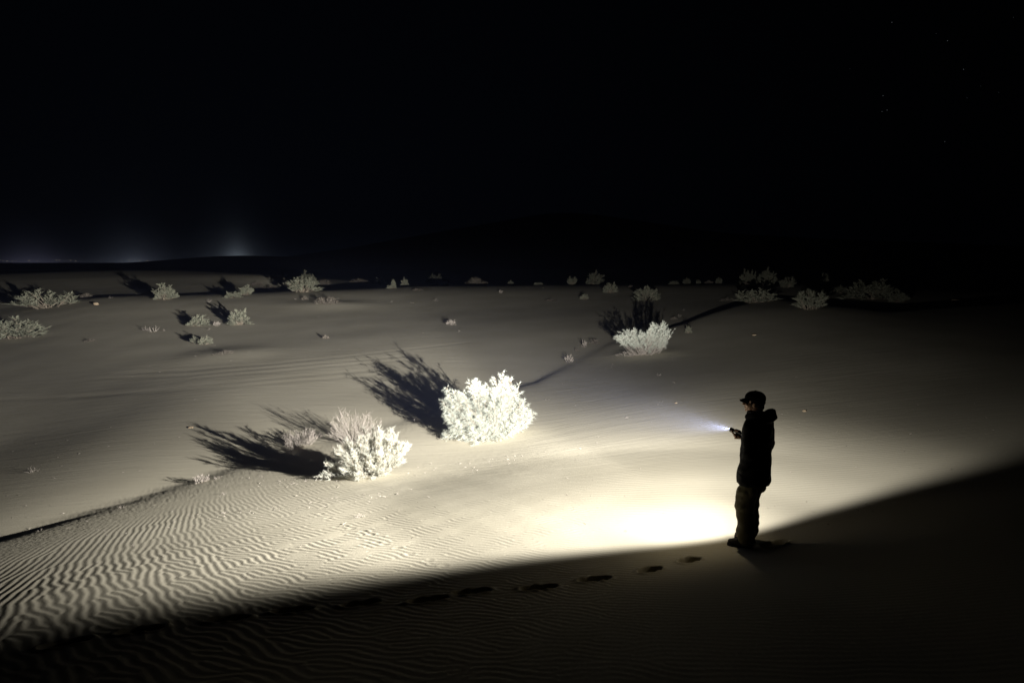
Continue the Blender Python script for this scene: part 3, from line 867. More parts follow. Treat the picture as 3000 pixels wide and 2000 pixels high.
    shrub_thing('windswept_shrub', p, lines, nd, r, MAT_LEAF_B, MAT_BARK,
                'largest shrub, windswept pale green tufts leaning left, big dark shadow behind', 'shrub', NEAR_GROUP)
    # --- forked grey-green shrub farther right on the ridge
    r = np.random.default_rng(9)
    p = ground_at(1888, 1042); k = px_scale(p)
    tips = [T(-66, 72, 0, 6, .09), T(-78, 58, 0, 4, .06), T(-40, 76, .1, 6, .1), T(-20, 70, 0, 6, .09), T(-52, 48, -.2, 5, .1), T(-30, 40, -.2, 6, .12),
            T(26, 98, 0, 8, .1), T(52, 96, 0, 8, .09), T(62, 74, .1, 8, .1), T(34, 72, -.2, 8, .12), T(10, 66, 0, 6, .1), T(58, 50, -.1, 6, .1), T(18, 40, -.2, 6, .12)]
    lines, nd = make_plumes(r, tips, None, .34, .45, 22, .16, 9, .09, .008, up=.1, rad=.009, droop=.15)
    shrub_thing('forked_shrub', p, lines, nd, r, MAT_LEAF_B, MAT_DRY,
                'grey green shrub in two tufted halves, up the ridge beyond the largest shrub', 'shrub', NEAR_GROUP)
    p = ground_at(1868, 1046); k = px_scale(p)
    tips = [T(-50, 6, 0, 4, .06), T(-25, 8, -.1, 5, .08), T(10, 8, -.1, 5, .08), T(40, 12, 0, 4, .08), T(72, 26, .1, 3, .06)]
    lines, nd = make_plumes(r, tips, None, .25, .2, 7, .16, 6, .07, .010, up=.0, rad=.007)
    shrub_thing('litter_heap', p, lines, nd, r, MAT_DRY, MAT_DRY,
                'mat of broken twigs under the two tufted halves of the ridge shrub', 'plant', NEAR_GROUP)

def archetypes():
    """unit shrubs (about 1 m across, 1 m tall) that the plain's shrubs copy: kind -> list of (branches, foliage)"""
    A = {}
    def dome(seed, n, flat, leaf, wood, tw, tl, nn, nl, nw, up=.4, wob=.25, t0=.35, bare=False, rad=.016):
        r = np.random.default_rng(seed)
        tips = []
        lob = r.uniform(.62, 1.06, 7)
        for i in range(n):
            a = r.uniform(0, 6.28); e = math.asin(min(1, r.uniform(.05, 1.02)))
            f = np.interp((a / 6.283 * 7) % 7, np.arange(8), np.append(lob, lob[0])) * r.uniform(.85, 1.06)
            tips.append((.5 * f * math.cos(a) * math.cos(e) ** .7, .5 * f * math.sin(a) * math.cos(e) ** .7, max(.05, f * math.sin(e) ** flat), 1, .03))
        lines, nd = make_plumes(r, tips, None, .14, t0, tw, tl, nn, nl, nw, up=up, rad=rad)
        fo = None if nd is None else needles_mesh('foliage', *nd, r, leaf)
        return twigs_mesh('branches', lines, wood), fo
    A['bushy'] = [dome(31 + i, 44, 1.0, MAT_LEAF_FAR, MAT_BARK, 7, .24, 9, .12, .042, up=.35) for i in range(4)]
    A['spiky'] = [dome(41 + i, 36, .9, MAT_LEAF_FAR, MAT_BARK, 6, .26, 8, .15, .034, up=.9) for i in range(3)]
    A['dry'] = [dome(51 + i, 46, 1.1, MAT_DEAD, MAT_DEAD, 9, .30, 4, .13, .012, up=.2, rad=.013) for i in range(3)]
    A['sprig'] = [dome(61 + i, 10, 1.2, MAT_DRY, MAT_DRY, 4, .35, 0, .1, .02, up=.3, rad=.022) for i in range(3)]
    A['tuft'] = [dome(71 + i, 26, .8, MAT_DRY, MAT_DRY, 2, .25, 4, .3, .03, up=1.2, rad=.018) for i in range(2)]
    return A

def place_plants(table, arch):
    protos, count = {}, {}
    for row in table:
        kind, name, u, v, w, h, label, cat = row[:8]
        dist = row[8] if len(row) > 8 else None
        if dist is None:
            p = ground_at(u, v)
            if p is None:
                print('NO GROUND', label); continue
        else:
            d = ray_dir(u, v); y = dist
            x = d[0] / d[1] * y
            p = np.array([x, y, ground_z(x, y)])
        k = px_scale(p)
        W = w * k
        if dist is None:
            Hh = h * k
        else:                                                       # its foot is hidden behind the rise: height from its top
            dt = ray_dir(u, v - h); Hh = max(.3, CAM_Z + dt[2] / dt[1] * p[1] - p[2])
        i = count.get(kind, 0); count[kind] = i + 1
        lst = arch[kind]; br, fo = lst[i % len(lst)]
        key = (kind, i % len(lst))
        if key not in protos:
            root = empty(name, (0, 0, 0))
            obj('branches', br, root)
            if fo is not None:
                obj('foliage', fo, root)
            protos[key] = root
        else:
            src = protos[key]
            root = src.copy(); COL.objects.link(root)
            for ch in src.children:
                c = ch.copy(); COL.objects.link(c); c.parent = root
            root.name = name
        root.location = (p[0], p[1], p[2] - .02)
        root.rotation_euler = (0, 0, 2.4 * i + .7 * len(kind))
        s = math.sqrt(W * W)
        root.scale = (s, s, Hh)
        tag(root, label, cat, FAR_GROUP if cat == 'shrub' else 'dry twigs and tufts on the sand')
# ------------------------------------------------------------------ person
def grip_hand(P, c, t, e1, R, wrist, relaxed=False, flip=False):
    """a hand closed round an axis through c along t; the palm lies on the e1 side"""
    c = np.asarray(c, float); t = unit(t); e1 = unit(np.asarray(e1) - t * (np.asarray(e1) @ t)); e2 = np.cross(t, e1) * (-1 if flip else 1)
    def at(phi, off, rr):
        a = math.radians(phi)
        return c + t * off + (e1 * math.cos(a) + e2 * math.sin(a)) * rr
    lens = [1.0, 1.08, 1.0, .82]
    for i in range(4):
        off = .034 - .0228 * i
        ph = [18, 66, 112, 160, 160 + 48 * lens[i]]
        if relaxed: ph = [18, 55, 95, 132, 165]
        pts = [at(p, off + .002 * (i - 1.5) * k, R + .0095 - .0004 * k) for k, p in enumerate(ph)]
        P.tube(pts, [.0100, .0096, .0090, .0086, .0074], 12)
    ax = unit(e1); 
    rot = Matrix((tuple(t), tuple(np.cross(e1, t)), tuple(e1))).transposed().to_quaternion()
    P.ball(c + e1 * (R + .017) - e2 * .018, (.044, .040, .0165), 16, rot)
    th = [at(-38, .012, R + .024), at(-72, .034, R + .020), at(-100, .054, R + .013), at(-128, .068, R + .0095)]
    P.tube(th, [.0145, .0125, .0105, .0088], 12)
    base = c + e1 * (R + .02) - e2 * .055
    P.tube([base + e2 * .03, base, np.asarray(wrist)], [.022, .025, .027], 14)

def cloth_noise(freq, amp, stretch=(1, 1, 1), seed=0.0, fine=.35):
    def f(p):
        q = Vector((p.x * stretch[0], p.y * stretch[1], p.z * stretch[2])) * freq + Vector((seed, seed * 1.7, 0))
        a = noise.noise(q); b = noise.noise(q * 2.3 + Vector((5, 1, 2)))
        return amp * ((1 - abs(a) * 2.2) * .7 + b * fine)
    return f

def build_person():
    g = ground_at(2204, 1596)
    FACE = math.radians(45)                                         # turned left and away from the camera
    root = empty('person', (g[0], g[1], g[2]), FACE)
    tag(root, 'person in a black hooded jacket, olive trousers and cap, aiming a torch over the dunes', 'person')
    gl = lambda x, y: ground_z(g[0] + x * math.cos(FACE) - y * math.sin(FACE), g[1] + x * math.sin(FACE) + y * math.cos(FACE)) - g[2]
    # torch pose in the person's own axes: it points 23 degrees to the right of where the chest faces
    ta = math.radians(-22) + FACE                                   # torch azimuth measured to the right of the person's forward
    tdir = np.array([math.sin(ta) * .998, math.cos(ta) * .998, .02])
    hand = np.array([.128, .298, 1.245])
    # feet
    LF, RF = np.array([-.11, .055, 0.]), np.array([.105, .11, 0.])
    LF[2], RF[2] = gl(*LF[:2]), gl(*RF[:2])
    # ---- the body, one skin
    B = Prims()
    hy = math.radians(22)                                           # the head is turned a little farther left
    hf, hr = np.array([-math.sin(hy), math.cos(hy), 0]), np.array([math.cos(hy), math.sin(hy), 0])
    hq = Quaternion((0, 0, 1), hy)
    H = np.array([-.01, .045, 1.665])
    hp = lambda r, f, z: H + hr * r + hf * f + np.array([0, 0, z])
    B.ball(hp(0, -.012, .035), (.078, .098, .088), 22, hq)          # skull
    B.ball(hp(0, .034, -.045), (.058, .060, .070), 18, hq)          # face
    B.ball(hp(0, .052, -.088), (.036, .040, .030), 14, hq)          # jaw and chin
    B.ball(hp(0, .082, -.104), (.017, .014, .014), 12, hq)
    B.ball(hp(0, .082, .012), (.050, .018, .014), 12, hq)           # brow
    B.tube([hp(0, .092, .002), hp(0, .106, -.022), hp(0, .114, -.040)], [.008, .010, .012], 10)   # nose
    B.ball(hp(.012, .102, -.044), (.008, .009, .007), 8, hq); B.ball(hp(-.012, .102, -.044), (.008, .009, .007), 8, hq)
    B.tube([hp(-.020, .090, -.070), hp(0, .098, -.067), hp(.020, .090, -.070)], [.005, .0065, .005], 8)  # lips
    B.tube([hp(-.018, .088, -.079), hp(0, .096, -.080), hp(.018, .088, -.079)], [.005, .007, .005], 8)
    for s in (-1, 1):
        B.ball(hp(s * .046, .072, -.034), (.020, .018, .016), 10, hq)   # cheek bones
        B.ball(hp(s * .031, .086, -.006), (.013, .009, .008), 10, hq)   # eyes
        B.ball(hp(s * .079, -.006, -.026), (.009, .020, .031), 12, hq)  # ears
        B.ball(hp(s * .083, -.012, -.014), (.008, .017, .018), 10, hq)
    B.tube([hp(0, -.02, -.05), (0, .015, 1.52), (0, .0, 1.44)], [.056, .058, .075], 18)   # neck
    ex = lambda c, rx, ry: (np.array(c), np.array([rx, 0, 0]), np.array([0, ry, 0]))
    B.loft([ex((0, 0, 1.45), .07, .06), ex((0, 0, 1.41), .165, .075), ex((0, 0, 1.30), .165, .095), ex((0, .0, 1.12), .14, .085), ex((0, 0, .98), .145, .09), ex((0, 0, .86), .14, .09)], 24)
    for s, F in ((-1, LF), (1, RF)):
        hip = np.array([s * .085, 0, .88]); knee = np.array([s * .085 + .2 * (F[0] - s * .085), F[1] * .5 + .03, .49 + F[2] * .5]); ank = np.array([F[0], F[1] - .02, F[2] + .09])
        B.tube([hip, (hip + knee) / 2, knee, (knee + ank) / 2 + (0, -.02, .03), ank], [.080, .066, .050, .047, .036], 16)
        B.tube([ank, F + (s * .01, .05, .045), F + (s * .016, .13, .03)], [.036, .036, .028], 12)
    # arms: the right one bends forward to the torch, the left one hangs
    Rsh, Rel = np.array([.185, -.01, 1.40]), np.array([.228, -.03, 1.135])
    Rwr = np.array([.205, .205, 1.185])
    B.tube([Rsh, (Rsh + Rel) / 2, Rel], [.058, .050, .042], 14); B.tube([Rel, (Rel + Rwr) / 2, Rwr], [.042, .038, .028], 14)
    grip_hand(B, hand, tdir, np.array([.45, .1, -.88]), .0165, Rwr, flip=True)          # palm under and outside the torch
    Lsh, Lel, Lwr = np.array([-.185, -.01, 1.40]), np.array([-.245, -.045, 1.12]), np.array([-.188, .07, .905])
    B.tube([Lsh, (Lsh + Lel) / 2, Lel], [.058, .050, .042], 14); B.tube([Lel, (Lel + Lwr) / 2, Lwr], [.042, .038, .028], 14)
    grip_hand(B, np.array([-.105, .055, .82]), np.array([.05, .9, .45]), np.array([-.95, .1, .2]), .020, Lwr, True, flip=True)
    B.fuse('body', MAT_SKIN, root, .0044, smooth=3, decimate=.55)
    # eyes and hair
    for s in (-1, 1):
        E = Prims(); E.ball(hp(s * .031, .0885, -.006), (.0095, .0085, .0075), 12, hq)
        obj('eye', mesh_from('eye', np.concatenate(E.V), E.F, [principled('eye', (.06, .04, .03), rough=.2, spec=.5)], smooth=True), root)
    hr_ = Prims()
    hr_.ball(hp(0, -.036, .004), (.084, .088, .080), 20, hq)
    hr_.ball(hp(0, -.070, -.055), (.062, .042, .050), 16, hq)
    for s in (-1, 1): hr_.tube([hp(s * .077, .022, .0), hp(s * .075, .018, -.045)], [.011, .006], 8)
    hr_.fuse('hair', MAT_HAIR, root, .006, smooth=2)
    # ---- cap
    C = Prims()
    C.loft([(hp(0, -.012, z), hr * a, hf * b) for z, a, b in [(.012, .090, .112), (.035, .0935, .115), (.065, .090, .110), (.092, .074, .092), (.110, .050, .062), (.119, .020, .026)]], 28)
    C.ball(hp(0, -.012, .121), (.010, .010, .006), 10)
    cap = C.fuse('cap', MAT_CAP, root, .005, smooth=3)
    br = []
    for j in range(9):
        a = math.radians(-62 + 124 * j / 8)
        for q in (0, .5, 1):
            rad = .104 + q * .064 * math.cos(a * .72) ** 1.1
            p = hp(.96 * rad * math.sin(a) * (1 - .12 * q), -.012 + rad * math.cos(a), .026 - .020 * q - .020 * q * abs(math.sin(a)))
            br.append(p)
    V = np.array(br + [p + (0, 0, .006) for p in br])
    F = []
    for j in range(8):
        for q in range(2):
            a = j * 3 + q; F.append([a, a + 1, a + 4, a + 3]); F.append([a + 27, a + 30, a + 31, a + 28])
        a = j * 3 + 2; F.append([a, a + 27, a + 30, a + 3])
        a = j * 3; F.append([a, a + 3, a + 30, a + 27])
    for j in (0, 24):
        for q in range(2): F.append([j + q, j + q + 27, j + q + 28, j + q + 1])
    obj('brim', mesh_from('brim', V, F, [MAT_CAP], smooth=True), cap)
    # ---- scarf or inner collar at the throat
    S = Prims()
    S.loft([ex((-.005, .025, z), a, b) for z, a, b in [(1.455, .10, .098), (1.49, .092, .096), (1.535, .080, .092), (1.560, .077, .092)]], 24)
    S.fuse('collar', MAT_SHIRT, root, .008, smooth=2, wrinkle=cloth_noise(14, .008, (1, 1, 2.2), 3))
    # ---- jacket
    J = Prims()
    J.loft([ex((0, .0, 1.505), .085, .085), ex((0, -.005, 1.47), .135, .105), ex((0, -.005, 1.43), .198, .128), ex((0, -.004, 1.34), .215, .146),
            ex((0, 0, 1.20), .212, .150), ex((0, .004, 1.04), .208, .152), ex((0, .012, .90), .214, .165), ex((0, .020, .78), .216, .178), ex((0, .022, .735), .208, .172)], 30)
    for s, sh, el, wr in ((-1, Lsh, Lel, Lwr), (1, Rsh, Rel, Rwr)):
        J.tube([sh + (0, 0, -.005), (sh + el) / 2, el, ], [.086, .078, .070], 18)
        J.tube([el, (el + wr) / 2, el + (wr - el) * .93], [.068, .058, .046], 16)
    # thrown-back hood
    J.loft([(np.array((0, -.075, 1.435)), np.array([.150, 0, 0]), np.array([0, .085, -.02])), (np.array((0, -.115, 1.48)), np.array([.150, 0, 0]), np.array([0, .080, -.01])),
            (np.array((0, -.132, 1.53)), np.array([.128, 0, 0]), np.array([0, .062, .02])), (np.array((0, -.142, 1.565)), np.array([.105, 0, 0]), np.array([0, .040, .026])), (np.array((0, -.150, 1.592)), np.array([.085, 0, 0]), np.array([0, .016, .012]))], 24)
    J.tube([(-.11, -.09, 1.50), (-.10, .0, 1.515), (-.065, .085, 1.495), (0, .115, 1.47), (.065, .085, 1.495), (.10, .0, 1.515), (.11, -.09, 1.50)], [.040, .034, .028, .024, .028, .034, .040], 12)
    J.tube([(-.20, .05, .745), (-.12, .135, .742), (0, .168, .742), (.12, .135, .742), (.2, .05, .745)], [.014] * 5, 8)
    jk = J.fuse('jacket', MAT_JACKET, root, .0105, smooth=5, wrinkle=cloth_noise(5.5, .013, (1, 1, 1.5), 1))
    # ---- trousers, loose with folds at knee and ankle
    T = Prims()
    T.loft([ex((0, .005, .90), .165, .125), ex((0, .006, .80), .168, .128), ex((0, .006, .72), .160, .122)], 26)
    for s, F_ in ((-1, LF), (1, RF)):
        hip = np.array([s * .082, .006, .80]); knee = np.array([s * .088 + .2 * (F_[0] - s * .088), F_[1] * .55 + .035, .50 + F_[2] * .5]); ank = np.array([F_[0], F_[1] - .02, F_[2] + .115])
        T.tube([hip, (hip + knee) / 2 + (0, .01, 0), knee, knee + (0, -.005, -.10), (knee + ank) / 2 + (0, -.015, -.05), ank + (0, 0, .03), ank],
               [.112, .112, .106, .100, .094, .100, .090], 20)
        T.ball(hip + np.array([s * .06, .0, -.13]), (.035, .075, .085), 14)        # thigh pocket
    base = cloth_noise(7.5, .009, (1, 1, 1.2), 8)
    knee_f = lambda p: base(p) + .006 * math.sin(46 * p.z + 9 * p.x + 5 * p.y) * (math.exp(-((p.z - .47) / .07) ** 2) + math.exp(-((p.z - .15) / .07) ** 2))
    T.fuse('trousers', MAT_TROUSERS, root, .009, smooth=4, wrinkle=knee_f)
    # ---- boots
    for s, F_ in ((-1, LF), (1, RF)):
        a = math.radians(12 if s < 0 else -14)
        fw, rt = np.array([-math.sin(a), math.cos(a), 0]), np.array([math.cos(a), math.sin(a), 0])
        bp = lambda f, z, r=0: F_ + fw * f + rt * r + np.array([0, 0, z])
        K = Prims()
        K.loft([(bp(-.03, z), rt * w, fw * l) for z, w, l in [(.035, .046, .07), (.09, .046, .062), (.13, .052, .060), (.17, .056, .062)]], 18)
        K.ball(bp(-.045, .045), (.042, .048, .045), 14); K.ball(bp(.06, .045), (.047, .09, .042), 16, Quaternion((0, 0, 1), a)); K.ball(bp(.125, .036), (.046, .052, .032), 14, Quaternion((0, 0, 1), a))
        bt = K.fuse('boot', MAT_BOOT, root, .007, smooth=3)
        o_ = [(-.095, .030), (-.085, .040), (-.03, .041), (.05, .048), (.11, .050), (.155, .040), (.178, .018)]
        ring = [bp(f, 0, w) for f, w in o_] + [bp(f, 0, -w) for f, w in o_[::-1]]
        n = len(ring)
        V = np.array([p + (0, 0, -.02) for p in ring] + [p + (0, 0, .018) for p in ring])
        F = [list(range(n))[::-1], list(range(n, 2 * n))] + [[i, (i + 1) % n, n + (i + 1) % n, n + i] for i in range(n)]
        obj('sole', mesh_from('sole', V, F, [MAT_SOLE]), bt)
    # world pose of the torch
    ca, sa = math.cos(FACE), math.sin(FACE)
    W = lambda v: np.array([v[0] * ca - v[1] * sa, v[0] * sa + v[1] * ca, v[2]])
    return g + W(hand), W(tdir)

# ------------------------------------------------------------------ torch, the only lamp of the picture
# wide spill: log10 of strength by elevation, and by azimuth
E1 = [(-90, 1.26), (-60, 1.52), (-45, 1.65), (-32, 1.98), (-22, 2.21), (-14, 2.37), (-8, 2.08), (0, 1.62), (20, 1.3), (90, .9)]
A1 = [(-180, -1.6), (-120, -.18), (-90, .04), (-60, .08), (-30, 0), (0, -.07), (30, -.26), (60, -.45), (90, -.72), (120, -1.1), (180, -1.6)]
# narrow main beam
E2 = [(-90, .0), (-45, .3), (-30, 1.33), (-20, 2.62), (-14, 3.32), (-10, 3.31), (-7, 3.52), (-4.5, 3.83), (-2.5, 4.12), (-1.2, 4.23), (.5, 4.18), (2, 3.8), (4, 3.2), (9, 2.75), (18, 2.15), (40, 1.0), (90, .4)]
A2 = [(-180, -3), (-120, -1.47), (-85, -.40), (-65, -.18), (-50, -.20), (-40, -.05), (-30, 0), (-20, .01), (-10, -.24), (5, -.65), (20, -1.1), (40, -2.0), (70, -3.3), (120, -3.4), (180, -3.4)]
TORCH_GAIN = .92
FILL_GAIN = 2.6                                                            # fill added for the dark foreground, standing in for bounce off the sand
CUT_AZ, CUT_TILT, CUT_A, CUT_B = math.radians(-21), math.radians(-8), -.085, .19

def beam_nodes(lamp):
    """how the lamp spreads its light: strength by elevation and azimuth of the ray leaving the lamp (tables shaped to the brightness wanted on the sand)"""
    lamp.use_nodes = True
    g = NT(lamp.node_tree)
    inc = g.n('ShaderNodeNewGeometry').outputs['Incoming']
    s = g.n('ShaderNodeSeparateXYZ', {0: inc})
    X, Y, Z = s.outputs
    el = g.m('DIVIDE', g.m('ARCSINE', Z), math.pi / 2)               # -1 .. 1
    az = g.m('DIVIDE', g.m('ARCTAN2', X, Y), math.pi)
    def curve(v, tab, lo, hi):
        c = g.n('ShaderNodeFloatCurve')
        cv = c.mapping.curves[0]
        pts = [((a + 1) / 2, (b - lo) / (hi - lo)) for a, b in tab]
        cv.points[0].location = pts[0]; cv.points[1].location = pts[-1]
        for p in pts[1:-1]:
            cv.points.new(*p)
        for p in cv.points: p.handle_type = 'AUTO_CLAMPED'
        c.mapping.update()
        g.t.links.new(g.m('MULTIPLY_ADD', v, .5, .5), c.inputs['Value'])
        return g.m('MULTIPLY_ADD', c.outputs[0], hi - lo, lo)
    # the elevation axis is stretched round the horizon, where the profile is steep
    els = g.m('MULTIPLY', g.m('SIGN', el), g.m('POWER', g.m('ABSOLUTE', el), .4))
    # straight down (or up) the azimuth loses its meaning
    nadir = g.m('MINIMUM', g.m('MULTIPLY', g.m('SQRT', g.m('SUBTRACT', 1.0, g.m('MULTIPLY', Z, Z), clamp=True)), 1.4), 1.0)
    def zone(E, A):
        le = curve(els, [(math.copysign((abs(a) / 90) ** .4, a), b) for a, b in E], 0.0, 4.6)
        la = curve(az, [(a / 180, b) for a, b in A], -3.5, .2)
        return g.m('POWER', 10.0, g.m('ADD', le, g.m('MULTIPLY', la, nadir)))
    I = g.m('ADD', zone(E1, A1), zone(E2, A2))
    N = (math.sin(CUT_AZ) * math.cos(CUT_TILT), math.cos(CUT_AZ) * math.cos(CUT_TILT), math.sin(CUT_TILT))
    cut = g.n('ShaderNodeMapRange', {0: g.dot(inc, N), 1: CUT_A, 2: CUT_B, 3: 0.0, 4: 1.0}, interpolation_type='SMOOTHERSTEP').outputs[0]
    back = g.n('ShaderNodeMapRange', {0: g.dot(inc, N), 1: -.97, 2: -.35, 3: 0.0, 4: 1.0}).outputs[0]
    main = g.n('ShaderNodeVectorMath', {0: (1.0, .985, .95), 'Scale': g.m('MULTIPLY', I, cut)}, operation='SCALE').outputs[0]
    fill = g.n('ShaderNodeVectorMath', {0: (1.0, .87, .62), 'Scale': g.m('MULTIPLY', g.m('MULTIPLY', back, g.m('MULTIPLY', g.m('MAXIMUM', g.m('MULTIPLY_ADD', X, -.75, .42), .10), g.n('ShaderNodeMapRange', {0: X, 1: -.95, 2: -.55, 3: .25, 4: 1.0}).outputs[0])), FILL_GAIN)}, operation='SCALE').outputs[0]
    tot = g.n('ShaderNodeVectorMath', {0: main, 1: fill}, operation='ADD').outputs[0]
    em = g.n('ShaderNodeEmission', {0: tot, 1: TORCH_GAIN})
    g.n('ShaderNodeOutputLight', {0: em.outputs[0]})

def build_torch(pos, d):
    root = empty('flashlight', pos)
    tag(root, 'small black flashlight in the person\'s hand, throwing the beam', 'flashlight')
    d = unit(d)
    q = Vector((0, 1, 0)).rotation_difference(Vector(d))
    root.rotation_mode = 'QUATERNION'; root.rotation_quaternion = q
    def lathe(name, prof, mat, parent, seg=28, caps=True):
        a = np.linspace(0, 2 * np.pi, seg, endpoint=False)
        V = np.concatenate([np.stack([r * np.cos(a), np.full(seg, y), r * np.sin(a)], 1) for y, r in prof])
        F = []
        for i in range(len(prof) - 1):
            for j in range(seg):
                k = (j + 1) % seg
                F.append([i * seg + j, (i + 1) * seg + j, (i + 1) * seg + k, i * seg + k])
        if caps:
            F.append(list(range(seg))); F.append([(len(prof) - 1) * seg + j for j in range(seg)][::-1])
        return obj(name, mesh_from(name, V, F, [mat], smooth=False), parent)
    tube = [(-.062, .010), (-.060, .0145)]
    for i in range(8): tube += [(-.052 + .012 * i, .0148), (-.050 + .012 * i, .0160), (-.044 + .012 * i, .0160), (-.042 + .012 * i, .0148)]
    lathe('handle', tube + [(.055, .0150)], MAT_METAL, root)
    hd = lathe('head', [(.052, .0155), (.062, .019), (.072, .0255), (.086, .0265), (.088, .0245), (.096, .0245), (.098, .0270), (.108, .0275), (.108, .0240), (.100, .0235)], MAT_METAL, root, caps=False)
    lathe('lens', [(.0995, .0236), (.1005, .0236)], principled('lens glass', (.7, .72, .75), rough=.15, spec=.5), hd)
    lathe('switch', [(-.066, .006), (-.0622, .0085)], MAT_METAL, root)
    # wrist strap from the tail
    pts = [np.array(p) for p in [(0, -.06, .0), (.02, -.085, .012), (.045, -.095, .006), (.052, -.075, -.016), (.030, -.058, -.022), (.008, -.056, -.010)]]
    obj('strap', twigs_mesh('strap', [(np.array(pts), np.full(6, .0035))], MAT_METAL, 6), root)
    L = bpy.data.lights.new('torch_lamp', 'POINT')
    L.energy = 4 * math.pi
    L.shadow_soft_size = .016
    beam_nodes(L)
    lo = obj('torch_lamp', L, root)
    lo.location = (0, .128, 0)

def build_haze():
    """thin dust in the night air, lit by the torch"""
    m = bpy.data.materials.new('dusty air')
    m.use_nodes = True
    g = NT(m.node_tree)
    v = g.n('ShaderNodeVolumePrincipled', {'Color': (.50, .58, 1.0, 1), 'Density': HAZE, 'Anisotropy': 0.1})
    g.n('ShaderNodeOutputMaterial', {'Volume': v.outputs[0]})
    x, y0, y1, z0, z1 = 1500, -900, 3200, -16, 190
    V = [(-x, y0, z0), (x, y0, z0), (x, y1, z0), (-x, y1, z0), (-x, y0, z1), (x, y0, z1), (x, y1, z1), (-x, y1, z1)]
    F = [[0, 3, 2, 1], [4, 5, 6, 7], [0, 1, 5, 4], [1, 2, 6, 5], [2, 3, 7, 6], [3, 0, 4, 7]]
    o = obj('haze', mesh_from('haze', V, F, [m]))
    tag(o, 'thin dusty night air', kind='stuff')
HAZE = 2.3e-4

def build_litter():
    """broken bits of twig and grit strewn over the sand, nobody could count them"""
    r = np.random.default_rng(77)
    S, D, L, W = [], [], [], []
    n = 0
    while n < 1000:
        u, v = r.uniform(-150, 3150), 838 + 800 * r.uniform() ** 1.6
        if n % 3 == 0:                                              # more of it round the shrubs
            c = [(1082, 1394, 90), (1432, 1284, 120), (1888, 1042, 90), (880, 1310, 70), (700, 1420, 110)][r.integers(5)]
            u, v = c[0] + r.normal() * c[2], c[1] + abs(r.normal()) * c[2] * .22
        p = at_z(u, v, -.3)
        d = ray_dir(u, v)
        x, y = p[0], p[1]
        if y < 5 or y > 70: continue
        z = ground_z(x, y)
        k = max(1.0, y / 22)
        a = r.uniform(0, 6.28)
        S.append((x, y, z + .004)); D.append((math.cos(a), math.sin(a), r.uniform(.05, .5)))
        L.append(r.uniform(.02, .07) * k); W.append(r.uniform(.004, .010) * k)
        n += 1
    o = obj('litter', needles_mesh('litter', S, D, L, W, r, MAT_DRY))
    tag(o, 'bits of broken twig and grit strewn thinly over the sand', kind='stuff')

def build_stars():
    """the few faint stars in the upper right of the sky"""
    m = bpy.data.materials.new('star light'); m.use_nodes = True
    g = NT(m.node_tree)
    e = g.n('ShaderNodeEmission', {0: (.85, .92, 1, 1), 1: .055})
    g.n('ShaderNodeOutputMaterial', {0: e.outputs[0]})
    P = Prims()
    r = np.random.default_rng(4)
    px = [(2587, 281), (2599, 323), (2584, 327), (2776, 120), (2823, 204), (2768, 415), (2613, 66)] + [(r.uniform(1700, 3000), r.uniform(10, 520)) for _ in range(6)]
    for i, (u, v) in enumerate(px):
        c = unit(ray_dir(u, v)) * 6500 + np.array([0, 0, CAM_Z])
        P.ball(c, (3.2 if i < 7 else 1.6,) * 3, 8)
    o = obj('stars', mesh_from('stars', np.concatenate(P.V), P.F, [m]))
    tag(o, 'few faint stars in the upper right of the black sky', kind='stuff')

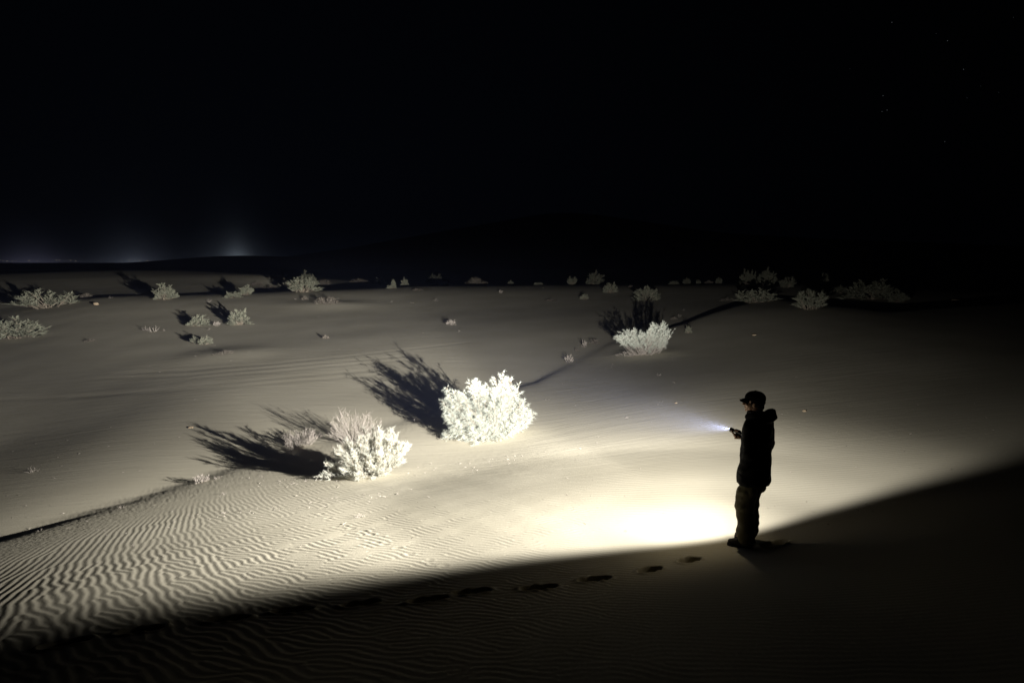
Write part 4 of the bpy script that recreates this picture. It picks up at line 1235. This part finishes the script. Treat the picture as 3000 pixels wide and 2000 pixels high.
def build_town_lights():
    """lamps of the far towns, a line of points under the glow on the left horizon"""
    m = bpy.data.materials.new('town lamps'); m.use_nodes = True
    g = NT(m.node_tree)
    e = g.n('ShaderNodeEmission', {0: (1.0, .88, .70, 1), 1: .22})
    g.n('ShaderNodeOutputMaterial', {0: e.outputs[0]})
    P = Prims()
    r = np.random.default_rng(12)
    for u in [12, 21, 30, 44, 60, 95, 120, 172, 186, 199, 214, 232, 300, 362, 388, 402, 416, 440]:
        y = 2900.0
        P.ball((y * (u + r.uniform(-3, 3) - 1500) / FPX, y, CAM_Z + r.uniform(3.0, 7.5)), (r.uniform(1.0, 2.6),) * 3, 8)
    o = obj('town_lights', mesh_from('town_lights', np.concatenate(P.V), P.F, [m]))
    tag(o, 'line of tiny town lamps on the far left horizon', kind='stuff')

def build_stones():
    for i, (u, v, w, h, label) in enumerate(STONES):
        p = ground_at(u, v); k = px_scale(p)
        bm = bmesh.new()
        bmesh.ops.create_icosphere(bm, subdivisions=2, radius=1)
        for vert in bm.verts:
            n_ = noise.noise(vert.co * 1.4 + Vector((i * 3.1, 0, 0)))
            vert.co *= 1 + .45 * n_
            vert.co = Vector((vert.co.x * w * k * .5, vert.co.y * w * k * .38, vert.co.z * h * k * .6 + h * k * .25))
        me = bpy.data.meshes.new('stone'); bm.to_mesh(me); bm.free(); me.materials.append(MAT_STONE)
        o = obj('stone', me, None, tuple(p))
        tag(o, label, 'stone', 'stones on the sand')

# ------------------------------------------------------------------ build everything
MOUNDS = []
for (u, v, rad, h0) in MOUNDS_PX:
    p = ground_at(u, v)
    MOUNDS.append((p[0], p[1] + .15 * rad, rad, h0))
GROUND = build_ground()
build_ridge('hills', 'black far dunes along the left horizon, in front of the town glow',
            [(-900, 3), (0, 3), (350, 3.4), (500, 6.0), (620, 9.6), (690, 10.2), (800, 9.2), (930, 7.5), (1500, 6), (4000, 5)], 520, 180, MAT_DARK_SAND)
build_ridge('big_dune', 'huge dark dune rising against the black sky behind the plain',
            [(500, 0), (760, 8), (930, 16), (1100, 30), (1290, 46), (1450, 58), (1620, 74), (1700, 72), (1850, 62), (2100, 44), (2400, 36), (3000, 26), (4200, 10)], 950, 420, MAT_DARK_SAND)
near_shrubs()
place_plants(PLANTS, archetypes())
build_stones()
build_litter()
build_stars()
build_town_lights()
tpos, tdir = build_person()
build_torch(tpos, tdir)
build_haze()
